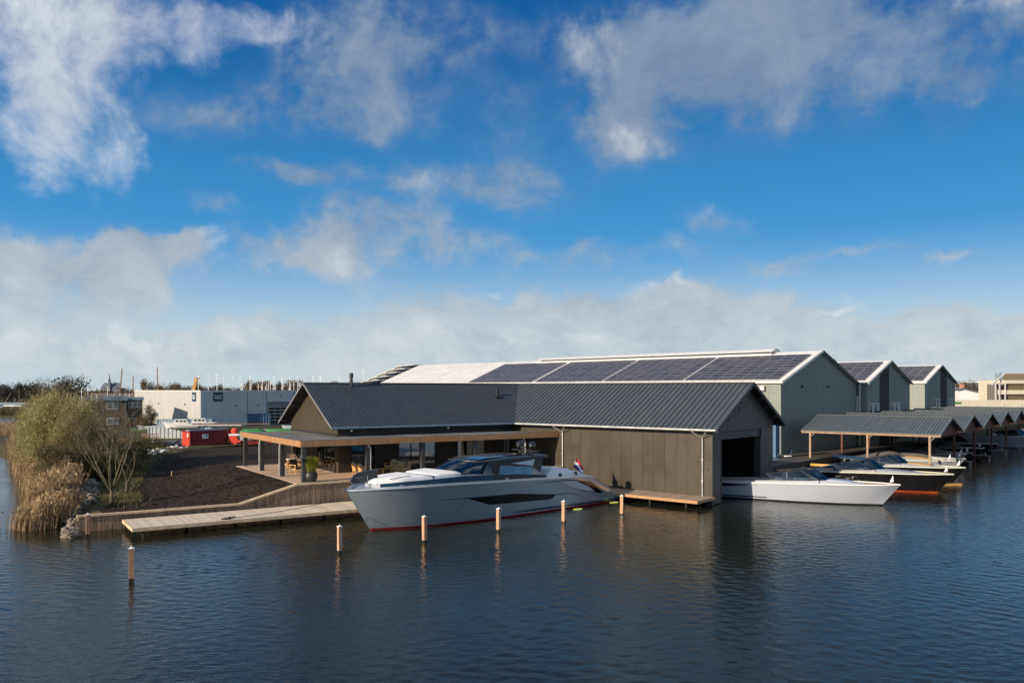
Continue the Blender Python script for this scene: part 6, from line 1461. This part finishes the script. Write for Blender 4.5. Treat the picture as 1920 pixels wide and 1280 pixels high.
def reedbed(name, label, pts_fn, n, hmin, hmax, seed, mat=None):
    rd_ = random.Random(seed); mb = MB()
    clumps = []
    for _ in range(int(n / 60)):
        clumps.append((pts_fn(rd_), rd_.uniform(.75, 1.15)))
    for _ in range(n):
        (cp, hs) = rd_.choice(clumps); p = cp + Vector((rd_.gauss(0, .38), rd_.gauss(0, .38), 0)); h = rd_.uniform(hmin, hmax) * hs
        blade(mb, p, h, .018 + .010 * rd_.random(), .22, rd_)
        if rd_.random() < .22: plume(mb, p, h * .95, rd_)
    o = mb.obj(name, mat or m_reed); stuff(o); tag(o, label, 'reeds'); return o
def along(poly, wd0, wd1):
    ps = [Vector((p[0], p[1])) for p in poly]; ls = [(b - a).length for a, b in zip(ps, ps[1:])]; tot = sum(ls)
    def f(rd_):
        u = rd_.uniform(0, tot)
        for a, b, l in zip(ps, ps[1:], ls):
            if u <= l:
                d = (b - a) / l; nrm = Vector((-d.y, d.x)); q = a + d * u + nrm * -rd_.uniform(wd0, wd1); x, y = to_wl(q); return Vector((q.x, q.y, max(-.15, land_z(x, y) if y < 79 else .1)))
            u -= l
        return Vector((ps[-1].x, ps[-1].y, 0))
    return f
sp1 = [at(112, 984), at(82, 976), at(48, 970), at(30, 962)]
def blob_fn(px0, py0, px1, py1, w):
    a = at(px0, py0, .3); b = at(px1, py1, .3)
    def f(rd_):
        u = rd_.random(); q = a.lerp(b, u); q = Vector((q.x + rd_.uniform(-w, w), q.y + rd_.uniform(-w, w) * 1.3, 0)); x, y = to_wl(q); q.z = max(-.2, min(1.2, land_z(x, y))); return q
    return f
reedbed('reed_bed', 'dry brown reeds at the near tip of the left bank', blob_fn(58, 980, 116, 974, .45), 9000, .9, 1.5, 1)
reedbed('reed_bed', 'tall tan reeds along the bank left of the bare tree', blob_fn(92, 955, 108, 925, .75), 11000, 1.2, 2.0, 2)
reedbed('reed_bed', 'tan reed belt below the green willow', blob_fn(96, 925, 72, 885, .95), 12000, 1.4, 2.4, 3)
reedbed('reed_bed', 'russet reed belt left of the willow along the far water edge', blob_fn(66, 888, 52, 858, .9), 11000, 1.6, 2.8, 4)
reedbed('reed_bed', 'reeds behind the russet belt at the narrow part of the bank', blob_fn(54, 862, 58, 835, 1.2), 9000, 1.8, 3.0, 5)
rsp = random.Random(61)
def spit(rd_): q = at(rd_.uniform(-120, 45), rd_.uniform(806, 826)); q.z = .2; return q
reedbed('reed_bed', 'flat reed spit running out of the left edge of the photo', spit, 9000, 1.2, 1.9, 6)
def isl(rd_): q = at(rd_.uniform(0, 45), rd_.uniform(776, 781)); q.z = .2; return q
reedbed('reed_bed', 'small reed islet between the two strips of open water at left', isl, 4000, 1.8, 2.6, 7, m_olive)

def shrub(name, label, base, rx, ry, h, n, mat, seed, leaf=.16, aspect=5., up=.9, stems=26, nl=26, upright=True, z0=.0):
    rd_ = random.Random(seed); t = thing(name, label, 'shrub', base, rd_.uniform(0, 6))
    lobes = []
    for _ in range(nl):
        a = rd_.uniform(0, 6.3); r = sqrt(rd_.random()) * .82; z = rd_.uniform(.12, .92); k = sqrt(max(0.05, 1 - ((z - .45) / .62) ** 2)); lobes.append(Vector((cos(a) * r * rx * k, sin(a) * r * ry * k, z * h)))
    def pos():
        l = rd_.choice(lobes); return l + Vector((rd_.gauss(0, .17) * rx, rd_.gauss(0, .17) * ry, rd_.gauss(0, .10) * h))
    mb = MB()
    for _ in range(n):
        p = pos()
        if p.z < .05: p.z = abs(p.z) + .05
        cards(rd_, 1, lambda: p, leaf, aspect, up, mb)
    mb.obj('foliage', mat, t)
    s_ = MB()
    for _ in range(stems):
        a = rd_.uniform(0, 6.3); r = rd_.uniform(.2, .9); hh = rd_.uniform(.75, 1.08) * h * sqrt(1 - .35 * r * r)
        s_.tube([(0.1 * cos(a), .1 * sin(a), 0), (cos(a) * r * rx * .45, sin(a) * r * ry * .45, hh * .5), (cos(a) * r * rx * .9, sin(a) * r * ry * .9, hh)], [.05, .03, .008], 4, cap=False)
    s_.obj('stems', m_bark, t); return t
def gl(px, py, z=1.0): p = at(px, py, z); x, y = to_wl(p); p.z = min(z, max(0, land_z(x, y))) if y < 79 else z; return p
shrub('willow', 'big pale green willow bush at the left edge of the yard', gl(98, 880), 3.3, 3.0, 7.3, 30000, m_willow, 11, .26, 7., 1.1, 60, 60)
shrub('willow', 'second pale green willow, right half of the big bush', gl(140, 885), 3.0, 2.8, 6.4, 18000, m_willow, 12, .26, 7., 1.1, 40, 40)
shrub('willow', 'smaller willow at the left rear of the big green bush', gl(68, 866), 2.3, 2.2, 6.4, 10000, m_willow, 13, .28, 7., 1.1, 30, 30)
shrub('olive_shrub', 'olive brown shrub below the willow beside the reeds', gl(115, 905), 2.6, 2.2, 3.4, 12000, m_olive, 14, .2, 6., .8)
shrub('olive_shrub', 'olive brown shrub right of the willow', gl(165, 890), 3.2, 2.4, 4.6, 14000, m_olive, 15, .22, 6., .8)
shrub('olive_shrub', 'low olive shrub behind the bare tree', gl(182, 898), 2.2, 1.8, 2.2, 9000, m_olive, 16, .2, 6., .6)
shrub('olive_shrub', 'rough olive brambles between the bare tree and the slab heap', gl(215, 885), 4.5, 2.4, 1.5, 9000, m_olive, 17, .2, 6., .5)
shrub('olive_shrub', 'rough olive scrub at the back edge of the dark soil', gl(262, 860), 5.0, 2.6, 1.4, 9000, m_olive, 18, .2, 6., .5)
shrub('olive_shrub', 'olive scrub above the slab heap', gl(235, 842), 6.0, 2.5, 1.4, 9000, m_olive, 19, .24, 6., .5)
shrub('olive_shrub', 'brown olive scrub left of the slab heap', gl(175, 868), 4.5, 3.0, 3.0, 11000, m_olive, 20, .24, 6., .6)
shrub('garden_bush', 'tall thin olive bush in front of the warehouse wall end', at(278, 806, GZ), 1.6, 1.2, 4.4, 2500, m_olive, 21, .3, 4., .8, 12)
shrub('garden_bush', 'low rust red bush below the brick house window', at(266, 803, GZ), 2.4, 1.4, 2.2, 2500, m_twigs2, 22, .3, 4., .5, 10)
rg = random.Random(8); gm = MB()
for _ in range(9000):
    q = gl(rg.uniform(190, 300), rg.uniform(835, 940)); 
    x, y = to_wl(q)
    if in_soil(x, y) or shore_d(x, y) < 1: continue
    blade(gm, q, rg.uniform(.12, .4), .02, .4, rg)
for _ in range(2600):
    q = gl(rg.gauss(228, 18), rg.gauss(934, 5)); x, y = to_wl(q)
    if shore_d(x, y) > .8 and q.y < 75: blade(gm, q, rg.uniform(.12, .38), .02, .4, rg)
o = gm.obj('rough_grass', m_grass); stuff(o); tag(o, 'rough grass around the bare tree and behind the soil', 'grass')
lw = MB(); q_ = [at(248, 808, .9), at(276, 808, .9), at(276, 797, .9), at(240, 797, .9)]; lw.prism([Vector((p.x, p.y, .885)) for p in q_], (0, 0, .02)); struct(lw.obj('lawn', M('lawn_green', (.07, .12, .02), .9, 0, .3, 3)))

# ------------------------------------------------------------------ bare trees
def bare_tree(label, base, h, seed, mat, nstem=5, spread=.42, dens=1.0, r0=.11):
    rd_ = random.Random(seed); t = thing('bare_tree', label, 'tree', base, 0); tk = MB(); tw = MB()
    def grow(p, d, L, r, lev):
        n = 4; pts = [p]; dd = d.copy()
        for i in range(n):
            dd = (dd + Vector((rd_.gauss(0, .10), rd_.gauss(0, .10), .06))).normalized(); pts.append(pts[-1] + dd * L / n)
        (tk if lev < 2 else tw).tube(pts, [r * (1 - .6 * i / n) for i in range(n + 1)], 6 if lev < 2 else 3, cap=False)
        if lev >= 4: return
        for k in range(int({0: 3, 1: 6, 2: 6, 3: 4}[lev] * dens + .5)):
            u = rd_.uniform(.3, 1.); i = min(n - 1, int(u * n)); q = pts[i].lerp(pts[i + 1], u * n - i)
            a = rd_.uniform(0, 6.3); sd = Vector((cos(a), sin(a), rd_.uniform(-.1, .5))); nd = (dd * .75 + sd * .62).normalized()
            grow(q, nd, L * rd_.uniform(.42, .62), r * .42, lev + 1)
    tk.tube([(0, 0, -.1), (0, 0, .35), (.02, 0, .9)], [r0 * 1.6, r0 * 1.35, r0 * 1.2], 8)
    for k in range(nstem):
        a = 2 * pi * k / nstem + rd_.uniform(-.4, .4); sp = spread * rd_.uniform(.5, 1.3); grow(Vector((0, 0, .75)), Vector((cos(a) * sp, sin(a) * sp, 1)).normalized(), h * rd_.uniform(.62, .8), r0 * .75, 0)
    tk.obj('trunk', mat, t, True); tw.obj('twigs', mat, t); return t
bare_tree('bare multi stemmed tree with mossy green trunk beside the stone bank', gl(209, 938, 1.1), 5.6, 3, m_bark, 6, .62, .9, .085)
bare_tree('slim young bare tree on the soil right of the mossy one', gl(237, 925, 1.1), 3.3, 5, m_bark, 2, .3, .7, .05)
bare_tree('thin bare shrub tree in front of the brick house', at(205, 826, GZ), 6.5, 6, m_barkd, 4, .45, .9, .08)
bare_tree('thin leafless tree left in front of the brick house', at(182, 828, GZ), 6.0, 7, m_barkd, 4, .4, .9, .08)

# ------------------------------------------------------------------ stone bank
rk = thing('stone_bank', 'heap of broken grey brown stones between the reeds and the retaining wall', 'stone bank', gl(140, 970), 0); rb = rk.location.copy(); rr = random.Random(31)
rock_meshes = []
for s_ in range(7):
    bm = bmesh.new(); bmesh.ops.create_icosphere(bm, subdivisions=1, radius=1.)
    for v in bm.verts: v.co *= 1 + .35 * noise.noise(v.co * 1.7 + Vector((s_ * 9, 0, 0))) + rr.uniform(-.12, .12)
    me = bpy.data.meshes.new('stone'); bm.to_mesh(me); bm.free(); me.materials.append(m_rock); rock_meshes.append(me)
cnt = 0
while cnt < 290:
    px = rr.uniform(118, 186); py = rr.uniform(916, 992); q = at(px, py, .5); x, y = to_wl(q)
    lim0 = interp([(916, 128), (950, 126), (992, 118)], py); lim1 = interp([(916, 176), (940, 184), (955, 178), (965, 150), (992, 146)], py)
    if not lim0 < px < lim1: continue
    q.z = max(-.1, land_z(x, y)) + rr.uniform(.02, .30); s_ = rr.uniform(.12, .27)
    put('stone', rr.choice(rock_meshes), rk, q - rb, sc=(s_ * rr.uniform(1, 1.7), s_, s_ * rr.uniform(.6, .9)), rot=(rr.uniform(-.4, .4), rr.uniform(-.4, .4), rr.uniform(0, 6))); cnt += 1

# ================================================================== terrace furniture
def armchair(x, y, rz, label, mats=(m_chair, m_pad), cls='armchair', group=None, high=False):
    p = wl(x, y, TZ + .005); t = thing('terrace_armchair', label, cls, p, .584 + rz, group); w = .34
    for sx in (-w, w):
        for sy in (-.32, .32):
            o = MB().bar((sx, sy * 1.05, 0), (sx, sy, .62 if sy > 0 else .60), .07).obj('leg', mats[0], t)
        MB().box(sx - .045, sx + .045, -.4, .38, .60, .65).obj('armrest', mats[0], t)
    MB().box(-w, w, -.32, .32, .26, .32).obj('seat_frame', mats[0], t)
    MB().box(-w + .05, w - .05, -.30, .3, .325, .45).obj('seat_cushion', mats[1], t)
    b = MB(); hh = 1.05 if high else .82
    b.prism([(-w, .28, .3), (w, .28, .3), (w, .46, hh), (-w, .46, hh)], (0, .05, 0)); b.obj('backrest', mats[0], t)
    if not high: b = MB(); b.prism([(-w + .06, .18, .46), (w - .06, .18, .46), (w - .06, .34, .92), (-w + .06, .34, .92)], (0, .10, 0)); b.obj('back_cushion', m_pad, t)
    return t
# positions come from their feet on the deck
def tp(px, py): return to_wl(at(px, py, TZ))
x, y = tp(672, 889); armchair(x, y, 1.45, 'honey coloured armchair, left one of the pair facing the coffee table')
x, y = tp(683, 891); armchair(x, y, 1.45, 'honey coloured armchair next to the white drain pipe')
x, y = tp(733, 882.5); armchair(x, y, -1.2, 'wooden armchair at the near right of the low table, half hidden')
x, y = tp(744, 887); armchair(x, y, -1.35, 'wooden armchair with pale back cushion right of the low table')
x, y = tp(758, 886.5); armchair(x, y, -1.6, 'rightmost honey wooden armchair with two pale cushions')
x, y = tp(714, 888); p = wl(x, y, TZ); t = thing('coffee_table', 'low slatted wooden coffee table between the terrace armchairs', 'table', p, .584)
for k in range(8): MB().box(-1.2, 1.2, -.40 + k * .1, -.315 + k * .1, .38, .42).obj('slat', m_chair, t)
for sx in (-1.1, 0, 1.1):
    for sy in (-.36, .36): MB().box(sx - .04, sx + .04, sy - .04, sy + .04, 0, .38).obj('leg', m_chair, t)
x, y = tp(730, 873); p = wl(x, y, TZ); t = thing('dark_planter', 'dark low planter bowl with pale plant behind the armchairs', 'planter', p, 0); MB().box(-.6, .6, -.5, .5, 0, .85).obj('tub', m_dark, t)
rq = random.Random(2); cards(rq, 500, lambda: Vector((rq.gauss(0, .35), rq.gauss(0, .3), .95 + abs(rq.gauss(0, .15)))), .18, 3, .6).obj('plant', M('pale_plant', (.26, .27, .16), .8), t)
for px, py, rz, lab in ((541, 876, -1.2, 'dark wicker dining chair furthest left on the terrace'), (556, 886, .3, 'dark high backed dining chair left of the grass planter'), (548, 872, 2.6, 'dark dining chair behind the pale table'), (566, 878, 1.5, 'dining chair right of the pale table behind the corner post')):
    x, y = tp(px, py); armchair(x, y, rz, lab, (m_chair, m_chaird), 'chair', high=True)
    t_ = [o for o in COL.objects if o.get('label') == lab][0]
    for c_ in t_.children:
        if c_.name.startswith('backrest'): c_.data.materials[0] = m_chaird
x, y = tp(554, 878); p = wl(x, y, TZ); t = thing('dining_table', 'pale topped dining table among the dark terrace chairs', 'table', p, .584); MB().box(-.5, .5, -.9, .9, .72, .77).obj('table_top', m_cush, t)
for sx in (-.4, .4):
    for sy in (-.8, .8): MB().box(sx - .04, sx + .04, sy - .04, sy + .04, 0, .72).obj('leg', m_chair, t)
x, y = tp(583, 903); p = wl(x, y, TZ); pt = thing('grass_planter', 'round black pot with tall yellow green grass beside the corner post', 'planter', p, 0)
MB().lathe([(.25, 0), (.40, .12), (.47, .38), (.43, .62), (.34, .72), (.30, .74)], 20).obj('pot', m_pot, pt, True)
rq = random.Random(6); gm = MB()
for _ in range(2600):
    a = rq.uniform(0, 6.3); r = abs(rq.gauss(0, .14)); p_ = Vector((cos(a) * r, sin(a) * r, .68)); h = rq.uniform(.6, 1.3); l = Vector((cos(a), sin(a), 0)) * rq.uniform(.05, .5) * h; sd = Vector((-sin(a), cos(a), 0)) * .012
    m1 = p_ + Vector((0, 0, h * .6)) + l * .4; e = p_ + Vector((0, 0, h * .92)) + l; gm.add([p_ - sd, p_ + sd, m1 + sd, m1 - sd, e], [(0, 1, 2, 3), (3, 2, 4)])
stuff(gm.obj('grass', m_pamp, pt))
p = wl(-4.45, -4.87, 3.55); t = thing('post_speaker', 'small black speaker on the corner post of the terrace canopy', 'speaker', p, .584); MB().box(-.22, .22, -.12, .0, -.12, .12).obj('case', m_dark, t); MB().box(-.2, .2, -.135, -.121, -.1, .1).obj('grille', m_black, t)

# ------------------------------------------------------------------ every far tree and mast gets a label of its own, counted along its row
def ordl(n): return str(n) + ('th' if 10 < n % 100 < 14 else {1: 'st', 2: 'nd', 3: 'rd'}.get(n % 10, 'th'))
rows_ = {}
for o in COL.objects:
    if o.parent or not o.get('group'): continue
    lab, gp = o.get('label', ''), o['group']; px = 960 + FPX * o.location.x / o.location.y if o.location.y else 0
    if gp.startswith('far tree line'):
        kind = {'dark': 'dark bare', 'rust': 'rusty brown', 'green': 'dark evergreen', 'bare': 'thin grey'}[gp.split(', ')[1].split(' ')[0]]
        seg = 'at the far left shore' if px < 62 else 'behind the big willow' if px < 148 else 'behind the brick house' if px < 280 else 'over the warehouse roof' if px < 580 else 'over the clubhouse ridge' if px < 800 else 'behind the white sheds at right'
        rows_.setdefault((gp, kind + ' trees ' + seg), []).append((px, o))
    elif gp.startswith('thin white masts'):
        seg = 'over the shaded warehouse wall' if px < 560 else 'over the clubhouse ridge'; tall = len(o.children) and max(v[2] for v in o.children[0].bound_box) * 1. + GZ
        rows_.setdefault((gp, ('tall' if o.location.y and (tall - CAM_H) / o.location.y * FPX > 20 else 'short') + ' white masts ' + seg), []).append((px, o))
    elif gp.startswith('thin poles'): rows_.setdefault((gp, 'thin poles behind the brick house roof'), []).append((px, o))
for (gp, what), l in rows_.items():
    l.sort(key=lambda q: q[0])
    for i, (px, o) in enumerate(l): o['label'] = (ordl(i + 1) + ' from the left of the ' + what) if len(l) > 1 else 'the only one of the ' + what
